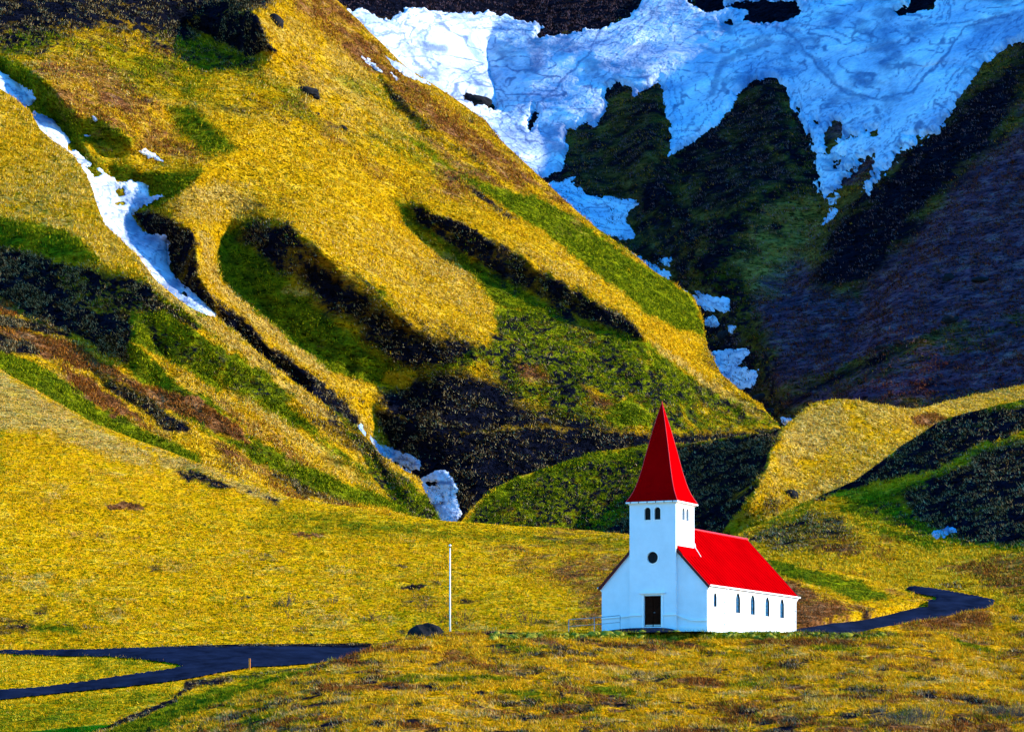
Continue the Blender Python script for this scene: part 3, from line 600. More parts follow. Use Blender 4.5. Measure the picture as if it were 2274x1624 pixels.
# --- the flat field with the road fork
b_items = [
 (1, [(-200, 1555), (0, 1560), (300, 1528), (400, 1530), (390, 1552), (250, 1600), (100, 1660), (-200, 1660)], 0.5, 20),
 (2, [(410, 1510), (560, 1492), (700, 1476), (800, 1452), (800, 1466), (700, 1495), (560, 1510), (480, 1520), (440, 1524), (392, 1550), (384, 1546), (405, 1528)], 0.8, 5),
 (1, [(150, 1645), (280, 1610), (400, 1548), (520, 1518), (640, 1492), (680, 1500), (560, 1535), (420, 1585), (300, 1640)], 0.95, 6),
 (2, [(200, 1628), (290, 1585), (392, 1548), (398, 1554), (300, 1600), (230, 1630)], 0.85, 3),
 (1, [(500, 1500), (560, 1486), (660, 1480), (740, 1462), (700, 1500), (540, 1530)], 0.6, 10),
 (2, [(400, 1427), (860, 1420), (880, 1440), (700, 1441), (500, 1441), (330, 1441)], 0.85, 3),
]
field = Layer('field', (-160, 960), (1400, 1660),
  [(0, 1624, 190), (0, 1440, 229.5), (850, 1430, 229.5), (500, 1560, 197), (850, 1500, 213), (0, 1530, 207)],
  [(-160, 1446), (0, 1443), (100, 1443), (230, 1439), (330, 1434), (450, 1431), (560, 1428), (700, 1428), (860, 1426), (960, 1420)], 1655,
  relief=[(5, 0.5, 0.6, 1.5, 0), (1.2, 0.22, 0.6, 1.5, 0)], mat=M_NEAR, cover=cov_fn(b_items, 65, lambda c, x, y, P: c.__setitem__((..., 1), 0.25+0.5*fbm(P[..., 0]/3, P[..., 1]/5, 4, 8)), jit=3), seed=95, step=2.6, back=(0.3, 3, 6.0), jitter=0.8)

# --- the knoll the church stands on
k_items = [
 (1, [(1080, 1396), (1500, 1398), (1990, 1396), (2000, 1412), (1960, 1418), (1500, 1420), (1100, 1415)], 0.75, 5),
 (2, [(1730, 1404), (1990, 1402), (1990, 1412), (1740, 1416)], 0.6, 4),
 (1, [(180, 1645), (330, 1588), (430, 1552), (640, 1492), (700, 1478), (660, 1500), (520, 1545), (420, 1585), (330, 1625), (280, 1650)], 0.9, 5),
 (2, [(1840, 1530), (1900, 1526), (1980, 1532), (1990, 1540), (1920, 1542)], 0.85, 4),
 (2, [(2110, 1548), (2150, 1542), (2200, 1560), (2160, 1566)], 0.9, 4), (2, [(2010, 1538), (2060, 1532), (2090, 1548), (2050, 1552)], 0.8, 4),
 (2, [(1070, 1400), (1140, 1398), (1140, 1408), (1080, 1410)], 0.8, 3),
 (0, [(1960, 1395), (2100, 1362), (2200, 1350), (2200, 1400), (2050, 1400)], 0.7, 14),
 (1, [(2080, 1400), (2200, 1440), (2240, 1460), (2150, 1440)], 0.8, 6),
 (2, [(920, 1400), (1060, 1402), (1060, 1412), (900, 1420)], 0.5, 7),
]
def k_base(c, x, y, P):
    X, Z = P[..., 0], P[..., 1]
    n = fbm(X/3.2+Z/9, Z/3.0, 5, 26, 0.6)
    c[..., 0] = sstep(-0.10, 0.40, n)*0.72
    c[..., 1] = sstep(0.12, 0.5, fbm(X/3.5, Z/3.5, 5, 27, 0.6))*0.6
    c[..., 2] = sstep(0.0, 0.5, fbm(X/1.6-Z/7, Z/1.5, 5, 28, 0.65))*0.68
    c[..., 3] = sstep(0.1, 0.5, fbm(X/1.4, Z/1.6, 4, 29))*0.6
    g = sstep(1450, 1600, y); c[..., 2] += 0.22*g; c[..., 1] += 0.14*g*(fbm(X/5, Z/5, 3, 30) > 0)
def k_back(xs, d):
    flat = sstep(930, 1040, xs)                     # level ground around the church, falling away further left
    return np.where(d < 26, 0.02*d, 0.52+0.12*(d-26))*flat+(0.28*d)*(1-flat)
knoll = Layer('church_knoll', (-160, 2430), (1330, 1660),
  [(230, 1620, 165), (560, 1517, 170), (870, 1420, 178), (1000, 1401, 181), (1330, 1402, 181), (1770, 1402, 181), (2060, 1366, 187), (2215, 1337, 196), (2273, 1362, 190), (200, 1650, 160), (700, 1640, 148), (1136, 1640, 148), (1700, 1640, 148), (2273, 1640, 148), (1136, 1520, 163), (1900, 1500, 165)],
  [(-160, 1652), (150, 1645), (230, 1620), (330, 1590), (430, 1555), (520, 1527), (600, 1504), (700, 1477), (760, 1459), (830, 1434), (870, 1420), (930, 1409), (1000, 1402), (1100, 1402), (1330, 1402), (1770, 1402), (1900, 1403), (1942, 1394), (2011, 1383), (2079, 1371), (2147, 1358), (2205, 1345), (2228, 1342), (2273, 1362), (2430, 1420)], 1658,
  relief=[(6, 0.9, 0.6, 1.4, 0.15), (1.8, 0.85, 0.6, 1.5, 0.1), (0.6, 0.36, 0.7, 1.5, 0)], mat=M_KNOLL, cover=cov_fn(k_items, 75, k_base, jit=4), seed=97, step=2.2, back=(k_back, 24, 42.0), jitter=1.5)

# ------------------------------------------------------------------ snow lying in the bowl and the gullies
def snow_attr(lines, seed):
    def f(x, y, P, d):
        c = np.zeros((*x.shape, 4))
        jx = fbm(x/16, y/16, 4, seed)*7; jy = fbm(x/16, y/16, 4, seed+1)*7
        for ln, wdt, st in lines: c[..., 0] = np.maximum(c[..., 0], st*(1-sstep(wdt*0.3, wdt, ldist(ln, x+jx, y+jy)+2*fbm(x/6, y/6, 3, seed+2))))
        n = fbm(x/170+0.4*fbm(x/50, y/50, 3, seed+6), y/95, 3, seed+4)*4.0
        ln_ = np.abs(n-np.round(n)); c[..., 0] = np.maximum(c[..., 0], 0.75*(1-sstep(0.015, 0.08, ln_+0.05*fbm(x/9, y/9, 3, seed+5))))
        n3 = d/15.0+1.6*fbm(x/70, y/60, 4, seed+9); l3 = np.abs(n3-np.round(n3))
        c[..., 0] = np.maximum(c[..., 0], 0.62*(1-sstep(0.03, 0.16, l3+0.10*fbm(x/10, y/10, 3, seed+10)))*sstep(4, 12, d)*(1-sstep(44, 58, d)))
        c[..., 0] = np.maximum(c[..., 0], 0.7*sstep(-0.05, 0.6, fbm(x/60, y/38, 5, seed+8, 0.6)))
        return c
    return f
big_snow = [(740, 20), (780, 28), (800, 20), (832, 40), (850, 48), (870, 44), (900, 20), (940, 22), (980, 33), (1080, 30), (1110, 36), (1190, 56), (1205, 62), (1195, 70), (1190, 86), (1230, 85), (1290, 70), (1335, 67), (1400, 40), (1410, 25), (1425, 8), (1450, -30), (1560, -60), (2320, -70), (2500, -60), (2500, 20), (2290, 88), (2250, 102), (2220, 116), (2180, 150), (2150, 188), (2130, 222), (2100, 272), (2080, 292), (2050, 316), (2000, 342), (1990, 362), (1972, 372), (1950, 402), (1930, 428), (1926, 408), (1940, 382), (1948, 368), (1930, 350), (1915, 366), (1890, 382), (1880, 402), (1865, 420), (1850, 436), (1830, 436), (1813, 420), (1809, 390), (1811, 350), (1800, 310), (1785, 280), (1773, 252), (1757, 240), (1755, 215), (1740, 195), (1725, 181), (1700, 178), (1670, 186), (1645, 202), (1630, 230), (1605, 265), (1570, 295), (1530, 322), (1498, 343), (1482, 346), (1485, 320), (1491, 305), (1485, 275), (1475, 240), (1471, 200), (1465, 178), (1450, 190), (1430, 200), (1410, 217), (1395, 196), (1370, 185), (1350, 200), (1345, 220), (1352, 236), (1340, 256), (1320, 282), (1300, 270), (1285, 286), (1260, 290), (1254, 310), (1263, 330), (1256, 350), (1250, 376), (1240, 386), (1180, 400), (1000, 330), (740, 120)]
holes = [[(1520, -90), (1602, -90), (1607, 13), (1650, 5), (1765, 5), (1784, 31), (1761, 46), (1717, 56), (1648, 52), (1662, 27), (1628, 20), (1566, 30), (1530, 10)],
         [(2024, -90), (2082, -90), (2076, 24), (2000, 39), (1986, 29), (2021, 14)], [(1600, 50), (1622, 47), (1626, 56), (1608, 61)],
         [(1843, 287), (1853, 273), (1867, 277), (1871, 301), (1860, 328), (1840, 350), (1833, 307)], [(1877, 303), (1906, 306), (1891, 319)], [(1926, 294), (1950, 288), (1942, 303)],
         [(1868, 396), (1897, 378), (1880, 408)], [(1808, 272), (1820, 266), (1818, 282)], [(1848, 362), (1868, 352), (1872, 374), (1858, 378)], [(1912, 358), (1940, 346), (1936, 364)], [(2026, 308), (2050, 302), (2040, 316)], [(1768, 240), (1780, 250), (1772, 258)],
         [(1024, 212), (1050, 207), (1080, 222), (1096, 244), (1060, 240), (1030, 226)], [(1190, 238), (1178, 262), (1170, 290), (1176, 300), (1194, 262)]]
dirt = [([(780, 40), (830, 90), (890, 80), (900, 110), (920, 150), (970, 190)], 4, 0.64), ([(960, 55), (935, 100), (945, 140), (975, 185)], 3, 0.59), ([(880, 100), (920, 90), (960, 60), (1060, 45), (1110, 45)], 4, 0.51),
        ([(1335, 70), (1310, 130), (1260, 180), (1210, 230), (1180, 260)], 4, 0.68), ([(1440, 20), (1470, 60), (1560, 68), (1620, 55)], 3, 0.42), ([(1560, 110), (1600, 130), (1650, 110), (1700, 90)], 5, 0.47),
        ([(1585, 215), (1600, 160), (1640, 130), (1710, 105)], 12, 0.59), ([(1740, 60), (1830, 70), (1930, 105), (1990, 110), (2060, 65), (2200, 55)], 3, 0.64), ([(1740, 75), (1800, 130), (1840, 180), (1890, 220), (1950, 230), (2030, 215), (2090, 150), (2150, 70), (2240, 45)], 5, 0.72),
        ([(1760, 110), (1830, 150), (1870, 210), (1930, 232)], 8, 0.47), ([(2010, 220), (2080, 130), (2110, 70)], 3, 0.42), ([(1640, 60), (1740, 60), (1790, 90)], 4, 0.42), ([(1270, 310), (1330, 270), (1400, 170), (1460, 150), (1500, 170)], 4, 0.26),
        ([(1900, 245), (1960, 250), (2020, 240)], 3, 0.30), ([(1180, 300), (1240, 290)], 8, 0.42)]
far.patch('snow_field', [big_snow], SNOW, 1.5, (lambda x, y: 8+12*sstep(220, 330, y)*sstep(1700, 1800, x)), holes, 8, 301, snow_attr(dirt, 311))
for i, pl in enumerate([
  [(1203, 407), (1240, 402), (1258, 396), (1278, 393), (1268, 404), (1302, 430), (1330, 438), (1401, 444), (1420, 452), (1400, 468), (1387, 485), (1398, 505), (1413, 523), (1391, 534), (1353, 524), (1290, 500), (1240, 470), (1190, 420)],
  [(1400, 560), (1440, 580), (1492, 612), (1482, 620), (1430, 592), (1390, 575)], [(1460, 575), (1490, 571), (1488, 592), (1464, 586)],
  [(1546, 642), (1566, 653), (1590, 658), (1618, 664), (1621, 690), (1608, 696), (1575, 684), (1550, 664)], [(1500, 628), (1540, 655), (1600, 696), (1576, 694), (1520, 655)],
  [(1558, 712), (1577, 702), (1596, 707), (1592, 730), (1568, 722)], [(1612, 722), (1637, 724), (1626, 743), (1616, 738)],
  [(1576, 783), (1611, 775), (1640, 777), (1669, 772), (1660, 790), (1640, 812), (1684, 822), (1678, 850), (1655, 863), (1628, 860), (1600, 840), (1570, 815)],
  [(1735, 928), (1760, 925), (1749, 944), (1738, 942)], [(1840, 464), (1866, 464), (1850, 482), (1829, 503), (1815, 500), (1838, 480)], [(1835, 438), (1862, 436), (1855, 452), (1840, 452)]]):
    far.patch('snow_patch', [pl], SNOW, 0.35, 6.0, [], 5, 330+i, snow_attr([], 340+i), ragl=9)
gully = [(-120, 90), (-30, 150), (0, 161), (24, 174), (68, 202), (79, 219), (68, 239), (79, 253), (113, 267), (137, 290), (164, 318), (161, 331), (191, 352), (205, 369), (222, 379), (260, 403), (318, 403), (333, 415), (330, 434), (372, 434), (328, 454), (290, 478), (308, 506), (328, 523), (369, 519), (376, 543), (374, 561), (379, 606), (410, 636), (454, 674), (480, 700), (454, 712), (390, 690), (330, 640), (280, 580), (230, 530), (190, 470), (180, 430), (180, 400), (140, 350), (90, 310), (60, 270), (0, 210), (-120, 130)]
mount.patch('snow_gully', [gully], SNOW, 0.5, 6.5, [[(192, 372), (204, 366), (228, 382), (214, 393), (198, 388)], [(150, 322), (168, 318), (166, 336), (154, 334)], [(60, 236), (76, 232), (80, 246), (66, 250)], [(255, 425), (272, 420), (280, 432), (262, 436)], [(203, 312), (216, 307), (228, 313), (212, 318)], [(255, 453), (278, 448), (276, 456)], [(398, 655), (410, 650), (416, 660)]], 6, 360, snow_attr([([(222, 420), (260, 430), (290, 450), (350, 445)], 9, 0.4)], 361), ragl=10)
for i, pl in enumerate([[(309, 338), (325, 330), (342, 342), (362, 359), (335, 353)], [(851, 123), (880, 138), (912, 157), (957, 190), (930, 182), (885, 160)], [(803, 126), (825, 137), (850, 160), (838, 158), (815, 142)], [(866, 163), (888, 178), (878, 179)],
  [(792, 946), (803, 941), (813, 968), (802, 970)], [(820, 964), (841, 987), (880, 998), (912, 1011), (937, 1029), (930, 1044), (912, 1041), (875, 1026), (837, 1006)], [(880, 1030), (915, 1048), (905, 1056), (880, 1042)],
  [(934, 1064), (955, 1047), (988, 1042), (1006, 1060), (1016, 1085), (1012, 1105), (1025, 1140), (1012, 1170), (975, 1170), (960, 1120), (935, 1090)], [(205, 108 + 150), (222, 268), (212, 274)], [(183, 297), (200, 302), (188, 303)]]):
    mount.patch('snow_patch', [pl], SNOW, 0.3, 5.0, [[(945, 1072), (968, 1066), (966, 1078), (950, 1080)]] if i == 7 else [], 4, 370+i, snow_attr([], 390+i), ragl=8)
rhill.patch('snow_patch', [[(2068, 1183), (2080, 1176), (2090, 1171), (2117, 1169), (2121, 1180), (2105, 1186), (2090, 1193), (2072, 1193)]], SNOW, 0.15, 7.0, [], 4, 401, snow_attr([], 402), ragl=8)

# ------------------------------------------------------------------ roads
field.patch('road', [[(-200, 1447), (0, 1444), (100, 1444), (230, 1441), (330, 1438), (450, 1437), (560, 1436), (700, 1437), (800, 1440), (900, 1436), (900, 1448), (780, 1459), (720, 1471), (640, 1478), (560, 1482), (480, 1496), (400, 1511), (300, 1523), (150, 1538), (0, 1554), (-200, 1570), (-200, 1548), (0, 1532), (100, 1525), (200, 1512), (290, 1498), (380, 1486), (402, 1481), (398, 1476), (370, 1471), (320, 1465), (240, 1458), (130, 1457), (0, 1452), (-200, 1452)]],
  ASPHALT, 0.08, 1.2, [], 3, 411, edge=0.05, ragl=7)
rhill.patch('road', [[(1690, 1412), (1771, 1382), (1840, 1367), (1908, 1357), (1976, 1342), (2031, 1334), (2079, 1332), (2076, 1325), (2031, 1318), (2007, 1305), (2030, 1302), (2079, 1308), (2147, 1320), (2209, 1332), (2200, 1352), (2130, 1366), (2060, 1388), (2000, 1400), (1900, 1416), (1690, 1424)]],
  ASPHALT, 0.08, 1.0, [], 3, 412, edge=0.05, ragl=7)
# ------------------------------------------------------------------ the church
WHITE = plain('white_painted_plaster', (0.70, 0.75, 0.80), 0.95, 0.0, 0.07, 0.8, 0.015)
TRIM = plain('white_trim_paint', (0.80, 0.80, 0.80), 0.6, 0.3, 0.04, 3.0)
RED = plain('red_painted_sheet_metal', (0.36, 0.0, 0.001), 0.8, 0.0, 0.16, 0.5)
REDCAP = plain('red_ridge_metal', (0.60, 0.02, 0.03), 0.5, 0.15, 0.1, 2.0)
VERGE = plain('dark_red_barge_board', (0.07, 0.006, 0.006), 0.7, 0.2, 0.2, 2.0)
DOORM = plain('dark_stained_oak', (0.022, 0.006, 0.003), 0.9, 0.02, 0.5, 4.0)
LOUVRE = plain('black_louvre_paint', (0.006, 0.006, 0.008), 0.7, 0.2, 0.3, 4.0)
GLASS = plain('leaded_glass', (0.012, 0.085, 0.20), 0.25, 0.1, 0.7, 5.0, 0.02)
STEEL = plain('galvanised_steel', (0.30, 0.31, 0.32), 0.45, 0.5, 0.15, 6.0, 0.0, 0.6)
GREYM = plain('grey_metal', (0.03, 0.035, 0.045), 0.5, 0.4, 0.15, 6.0)

def box(name, lo, hi, mat, parent, bev=0.0):
    bm = bmesh.new(); bmesh.ops.create_cube(bm, size=1.0)
    for v in bm.verts: v.co = Vector([lo[i]+(hi[i]-lo[i])*(v.co[i]+0.5) for i in range(3)])
    if bev: bmesh.ops.bevel(bm, geom=bm.edges[:], offset=bev, segments=1, affect='EDGES')
    me = bpy.data.meshes.new(name); bm.to_mesh(me); bm.free()
    o = bpy.data.objects.new(name, me); COL.objects.link(o); me.materials.append(mat)
    if parent: o.parent = parent
    return o

def tube_geo(pts, r, n=8, r1=None):
    V, F = [], []; pts = [Vector(p) for p in pts]; m = len(pts)
    for i, p in enumerate(pts):
        d = (pts[min(i+1, m-1)]-pts[max(i-1, 0)]).normalized()
        a = d.orthogonal().normalized(); b = d.cross(a)
        rr = r if r1 is None else r+(r1-r)*i/max(1, m-1)
        for k in range(n):
            t = 2*math.pi*k/n; V.append(p+a*math.cos(t)*rr+b*math.sin(t)*rr)
    for i in range(m-1):
        for k in range(n): F.append((i*n+k, i*n+(k+1) % n, (i+1)*n+(k+1) % n, (i+1)*n+k))
    F.append(tuple(range(n-1, -1, -1))); F.append(tuple((m-1)*n+k for k in range(n)))
    return V, F

def tube(name, pts, r, mat, parent=None, n=8, r1=None):
    V, F = tube_geo(pts, r, n, r1); return mesh_obj(name, V, F, mat, parent)

def ext(name, prof, to3, d0, d1, mat, parent):
    """extrude a 2D outline between two depths"""
    n = len(prof); V = [to3(x, y, d0) for x, y in prof]+[to3(x, y, d1) for x, y in prof]
    F = [tuple(range(n)), tuple(range(2*n-1, n-1, -1))]+[(i, i+n, (i+1) % n+n, (i+1) % n) for i in range(n)]
    return mesh_obj(name, V, F, mat, parent, smooth=False)

def ring(name, outer, inner, to3, d0, d1, mat, parent):
    n = len(outer); V = [to3(*p, d0) for p in outer]+[to3(*p, d0) for p in inner]+[to3(*p, d1) for p in outer]+[to3(*p, d1) for p in inner]
    F = []
    for i in range(n):
        j = (i+1) % n
        F += [(i, j, n+j, n+i), (2*n+i, 3*n+i, 3*n+j, 2*n+j), (i, 2*n+i, 2*n+j, j), (n+i, n+j, 3*n+j, 3*n+i)]
    return mesh_obj(name, V, F, mat, parent, smooth=False)

def panel(V, F, outer, holes_, to3, depth):
    """wall face with openings and their reveals"""
    loops = [[Vector((x, y, 0)) for x, y in outer]]+[[Vector((x, y, 0)) for x, y in h_] for h_ in holes_]
    base = len(V); flat = [p for l in loops for p in l]
    V += [to3(p.x, p.y, 0) for p in flat]
    F += [tuple(base+i for i in t) for t in tessellate_polygon(loops)]
    k = base+len(outer)
    for h_ in holes_:
        n = len(h_); b2 = len(V); V += [to3(x, y, depth) for x, y in h_]
        F += [(k+i, k+(i+1) % n, b2+(i+1) % n, b2+i) for i in range(n)]; k += n

def arch(cx, b, wd, ht, pointed, inset=0.0):
    wd -= 2*inset; ht -= 2*inset; b += inset; r = wd/2; pts = [(cx-r, b), (cx+r, b)]
    if pointed:
        rise = 0.62*wd; R2 = (r*r+rise*rise)/(2*r); sp = b+ht-rise
        a1 = math.asin(min(1, rise/R2))
        right = [(cx+r-R2+R2*math.cos(a1*i/6), sp+R2*math.sin(a1*i/6)) for i in range(7)]
        left = [(2*cx-x, y) for x, y in right[:-1]][::-1]
    else:
        sp = b+ht-r; right = [(cx+r*math.cos(math.pi/2*i/6), sp+r*math.sin(math.pi/2*i/6)) for i in range(7)]
        left = [(2*cx-x, y) for x, y in right[:-1]][::-1]
    return pts+right+left
def circ(cx, cy, r, n=32): return [(cx+r*math.cos(2*math.pi*i/n), cy+r*math.sin(2*math.pi*i/n)) for i in range(n)]

TH = R(25.5)
church = bpy.data.objects.new('church', None); COL.objects.link(church)
church.location = (9.62, 184.67, 7.10); church.rotation_euler = (0, 0, -TH)
tag(church, 'white church with red roof and pointed red spire on the knoll', 'church')
HW, LEN, EAVE, RIDGE, TW, TF = 3.86, 17.8, 3.16, 7.42, 1.69, -0.25
TB = TF+2*TW; TTOP = 8.74
win_v = [(1.49, 1.77, 0.58, 0.96), (5.84, 1.53, 0.84, 1.38), (8.74, 1.53, 0.84, 1.38), (11.70, 1.53, 0.84, 1.38), (14.76, 1.53, 0.84, 1.38)]
right3 = lambda x, y, d: Vector((HW-d, x, y)); left3 = lambda x, y, d: Vector((-HW+d, x, y))
front3 = lambda x, y, d: Vector((x, d, y)); back3 = lambda x, y, d: Vector((x, LEN-d, y))
V, F = [], []
for to3 in (right3, left3):
    panel(V, F, [(0, -0.6), (LEN, -0.6), (LEN, EAVE), (0, EAVE)], [arch(v_, b_, w_, h_, True) for v_, b_, w_, h_ in win_v], to3, 0.14)
gable = [(-HW, -0.6), (HW, -0.6), (HW, EAVE), (0, RIDGE-0.05), (-HW, EAVE)]
panel(V, F, gable, [], front3, 0); panel(V, F, gable, [], back3, 0)
mesh_obj('nave_wall', V, F, WHITE, church, smooth=False)
# tower
tw_front = lambda x, y, d: Vector((x, TF+d, y)); tw_right = lambda x, y, d: Vector((TW-d, TF+TW+x, y))
tw_left = lambda x, y, d: Vector((-TW+d, TF+TW+x, y)); tw_back = lambda x, y, d: Vector((x, TB-d, y))
sq = [(-TW, -0.6), (TW, -0.6), (TW, TTOP), (-TW, TTOP)]
lou = [(-0.36, 7.66, 0.46, 0.84), (0.36, 7.66, 0.46, 0.84)]
V, F = [], []
door_hole = [(-0.63, 0.42), (0.63, 0.42), (0.63, 2.52), (-0.63, 2.52)]
panel(V, F, sq, [arch(*a, False) for a in lou]+[circ(0, 5.10, 0.40), door_hole], tw_front, 0.22)
for to3 in (tw_right, tw_left): panel(V, F, sq, [arch(*a, False) for a in lou], to3, 0.22)
panel(V, F, sq, [], tw_back, 0)
mesh_obj('tower_wall', V, F, WHITE, church, smooth=False)
# tower windows with louvres
def tower_window(a, to3):
    wnd = ring('window', arch(*a, False, -0.055), arch(*a, False, 0.0), to3, -0.035, 0.02, TRIM, church)
    V, F = [], []; n0 = arch(*a, False, 0.0)
    ext('louvre', n0, to3, 0.17, 0.24, LOUVRE, wnd)
    cx, b, wd, ht = a
    for k in range(6):
        y = b+0.06+k*0.12
        ext('slat', [(cx-wd/2+0.03, y), (cx+wd/2-0.03, y), (cx+wd/2-0.03, y+0.03), (cx-wd/2+0.03, y+0.03)], to3, 0.10, 0.165, LOUVRE, wnd)
for to3 in (tw_front, tw_right, tw_left):
    for a in lou: tower_window(a, to3)
rw = ring('round_window', circ(0, 5.10, 0.47), circ(0, 5.10, 0.40), tw_front, -0.03, 0.02, TRIM, church)
ext('pane', circ(0, 5.10, 0.40), tw_front, 0.16, 0.20, LOUVRE, rw)
ext('glazing_bar', [(-0.015, 4.72), (0.015, 4.72), (0.015, 5.48), (-0.015, 5.48)], tw_front, 0.13, 0.158, LOUVRE, rw)
# nave windows
for to3 in (right3, left3):
    for v_, b_, w_, h_ in win_v:
        wnd = ring('window', arch(v_, b_, w_, h_, True, 0.0), arch(v_, b_, w_, h_, True, 0.055), to3, 0.07, 0.14, GREYM, church)
        ring('reveal_shade_ring', arch(v_, b_, w_, h_, True, 0.003), arch(v_, b_, w_, h_, True, 0.03), to3, 0.012, 0.068, LOUVRE, wnd)  # black ring paints the shade of the window jambs
        ext('pane', arch(v_, b_, w_, h_, True, 0.05), to3, 0.105, 0.13, GLASS, wnd)
        ext('mullion', [(v_-0.015, b_+0.05), (v_+0.015, b_+0.05), (v_+0.015, b_+h_-0.12), (v_-0.015, b_+h_-0.12)], to3, 0.08, 0.102, GREYM, wnd)
        nb = max(3, int(h_/0.27))
        for k in range(1, nb):
            y = b_+0.05+(h_-0.35)*k/(nb-1)
            ext('glazing_bar', [(v_-w_/2+0.05, y-0.012), (v_+w_/2-0.05, y-0.012), (v_+w_/2-0.05, y+0.012), (v_-w_/2+0.05, y+0.012)], to3, 0.084, 0.100, GREYM, wnd)
        ext('sill', [(v_-w_/2-0.04, b_-0.05), (v_+w_/2+0.04, b_-0.05), (v_+w_/2+0.04, b_-0.003), (v_-w_/2-0.04, b_-0.003)], to3, -0.03, 0.10, TRIM, wnd)
# roof
EO, EW = 4.04, 3.13; V0, V1 = -0.10, LEN+0.12
sec = [(-EO, EW), (0, RIDGE+0.08), (EO, EW), (EO-0.10, EW-0.10), (0, RIDGE-0.07), (-EO+0.10, EW-0.10)]
roof = ext('roof', sec, lambda x, y, d: Vector((x, d, y)), V0, V1, RED, church)
seamV, seamF = [], []
sl = Vector((EO, 0, EW-RIDGE-0.08)); nrm = Vector((RIDGE+0.08-EW, 0, EO)).normalized()
k = V0+0.35
while k < V1-0.2:
    for s in (1, -1):
        b0 = len(seamV)
        for (t, o_) in ((0.01, 0.0), (1.0, 0.0), (1.0, 0.03), (0.01, 0.03)):
            for dv in (-0.012, 0.012):
                p = Vector((s*sl.x*t, k+dv, RIDGE+0.08+sl.z*t))+Vector((s*nrm.x, 0, nrm.z))*o_; seamV.append(p)
        seamF += [(b0+4, b0+5, b0+7, b0+6), (b0, b0+2, b0+4, b0+6), (b0+1, b0+7, b0+5, b0+3), (b0+2, b0+3, b0+5, b0+4)]
    k += 0.61
mesh_obj('standing_seams', seamV, seamF, RED, roof, smooth=False)
tube('ridge_cap', [(0, TB, RIDGE+0.10), (0, V1+0.02, RIDGE+0.10)], 0.085, REDCAP, roof, 8)
for s in (1, -1):
    for (va, vb) in ((V0-0.05, V0-0.003), (V1+0.003, V1+0.05)):
        ext('barge_board', [(0, RIDGE+0.10), (s*(EO+0.02), EW+0.02), (s*(EO+0.02)-s*0.02, EW-0.20), (0, RIDGE-0.14)], lambda x, y, d: Vector((x, d, y)), va, vb, VERGE, roof)
    ext('gutter', [(s*(EO-0.02), EW-0.03), (s*(EO+0.11), EW-0.03), (s*(EO+0.11), EW+0.06), (s*(EO+0.08), EW+0.07), (s*(EO+0.07), EW-0.0), (s*(EO-0.02), EW-0.0)], lambda x, y, d: Vector((x, d, y)), V0, V1+0.04, TRIM, church)
    ext('cornice', [(s*(HW+0.003), EW-0.25), (s*(HW+0.06), EW-0.25), (s*(HW+0.12), EW-0.10), (s*(HW+0.12), EW-0.06), (s*(HW+0.003), EW-0.06)], lambda x, y, d: Vector((x, d, y)), 0.02, LEN-0.02, TRIM, church)
    for pv in (3.12, LEN-0.45):
        dp = tube('downpipe', [(s*(EO+0.05), pv+0.3, EW-0.02), (s*(HW+0.08), pv, EW-0.42), (s*(HW+0.08), pv, 0.25)], 0.035, TRIM, church, 8)
        for zz in (0.6, 1.35, 2.1): tube('bracket', [(s*(HW+0.08), pv, zz), (s*(HW+0.08), pv, zz+0.05)], 0.055, GREYM, dp, 8)
    # lead and red flashing where the roof meets the tower
    zr = lambda u: RIDGE+0.08-(RIDGE+0.08-EW)/EO*u
    ext('flashing', [(s*(TW+0.003), zr(TW)+0.22), (s*(TW+0.03), zr(TW)+0.22), (s*(TW+0.06), zr(TW)+0.08), (s*(TW+0.42), zr(TW+0.42)+0.05), (s*(TW+0.42), zr(TW+0.42)+0.01), (s*(TW+0.003), zr(TW)+0.01)], lambda x, y, d: Vector((x, d, y)), 0.0, TB+0.02, RED, church)
    tube('spout', [(s*(TW+0.03), TB+0.03, zr(TW)+0.55), (s*(TW+0.06), TB+0.05, zr(TW)+0.25), (s*(TW+0.40), TB+0.22, zr(TW+0.4)+0.06)], 0.035, TRIM, church, 8)
# spire
prof = [(0.0, 1.86), (0.022, 1.79), (0.05, 1.68), (0.10, 1.51), (0.16, 1.36), (0.226, 1.23), (0.32, 1.07), (0.484, 0.84), (0.742, 0.455), (1.0, 0.012)]
SB, SH = 8.90, 6.85; cy = TF+TW
V, F = [], []
for t, r in prof:
    V += [Vector((sx*r, cy+sy*r, SB+SH*t)) for sx, sy in ((-1, -1), (1, -1), (1, 1), (-1, 1))]
for i in range(len(prof)-1):
    for k in range(4): F.append((4*i+k, 4*i+(k+1) % 4, 4*i+4+(k+1) % 4, 4*i+4+k))
F += [(3, 2, 1, 0), tuple(4*(len(prof)-1)+k for k in range(4))]
spire = mesh_obj('spire', V, F, RED, church, smooth=False)
for sx, sy in ((-1, -1), (1, -1), (1, 1), (-1, 1)):
    tube('hip_cap', [(sx*r, cy+sy*r, SB+SH*t) for t, r in prof], 0.035, REDCAP, spire, 6, 0.02)
tube('finial', [(0, cy, SB+SH-0.1), (0, cy, SB+SH+0.12)], 0.04, REDCAP, spire, 8, 0.015)
c_ = lambda h0, h1, r0: box('tower_cornice', (-r0, cy-r0, h0), (r0, cy+r0, h1), TRIM, church, 0.01)
c_(TTOP-0.02, TTOP+0.05, 1.76); c_(TTOP+0.053, SB-0.003, 1.90)
for i in range(6):
    for fx, fy in (((-1.55+i*0.62), cy-1.915), ):
        box('gutter_bracket', (fx-0.02, fy-0.02, TTOP+0.045), (fx+0.02, fy+0.0, SB+0.02), GREYM, church)
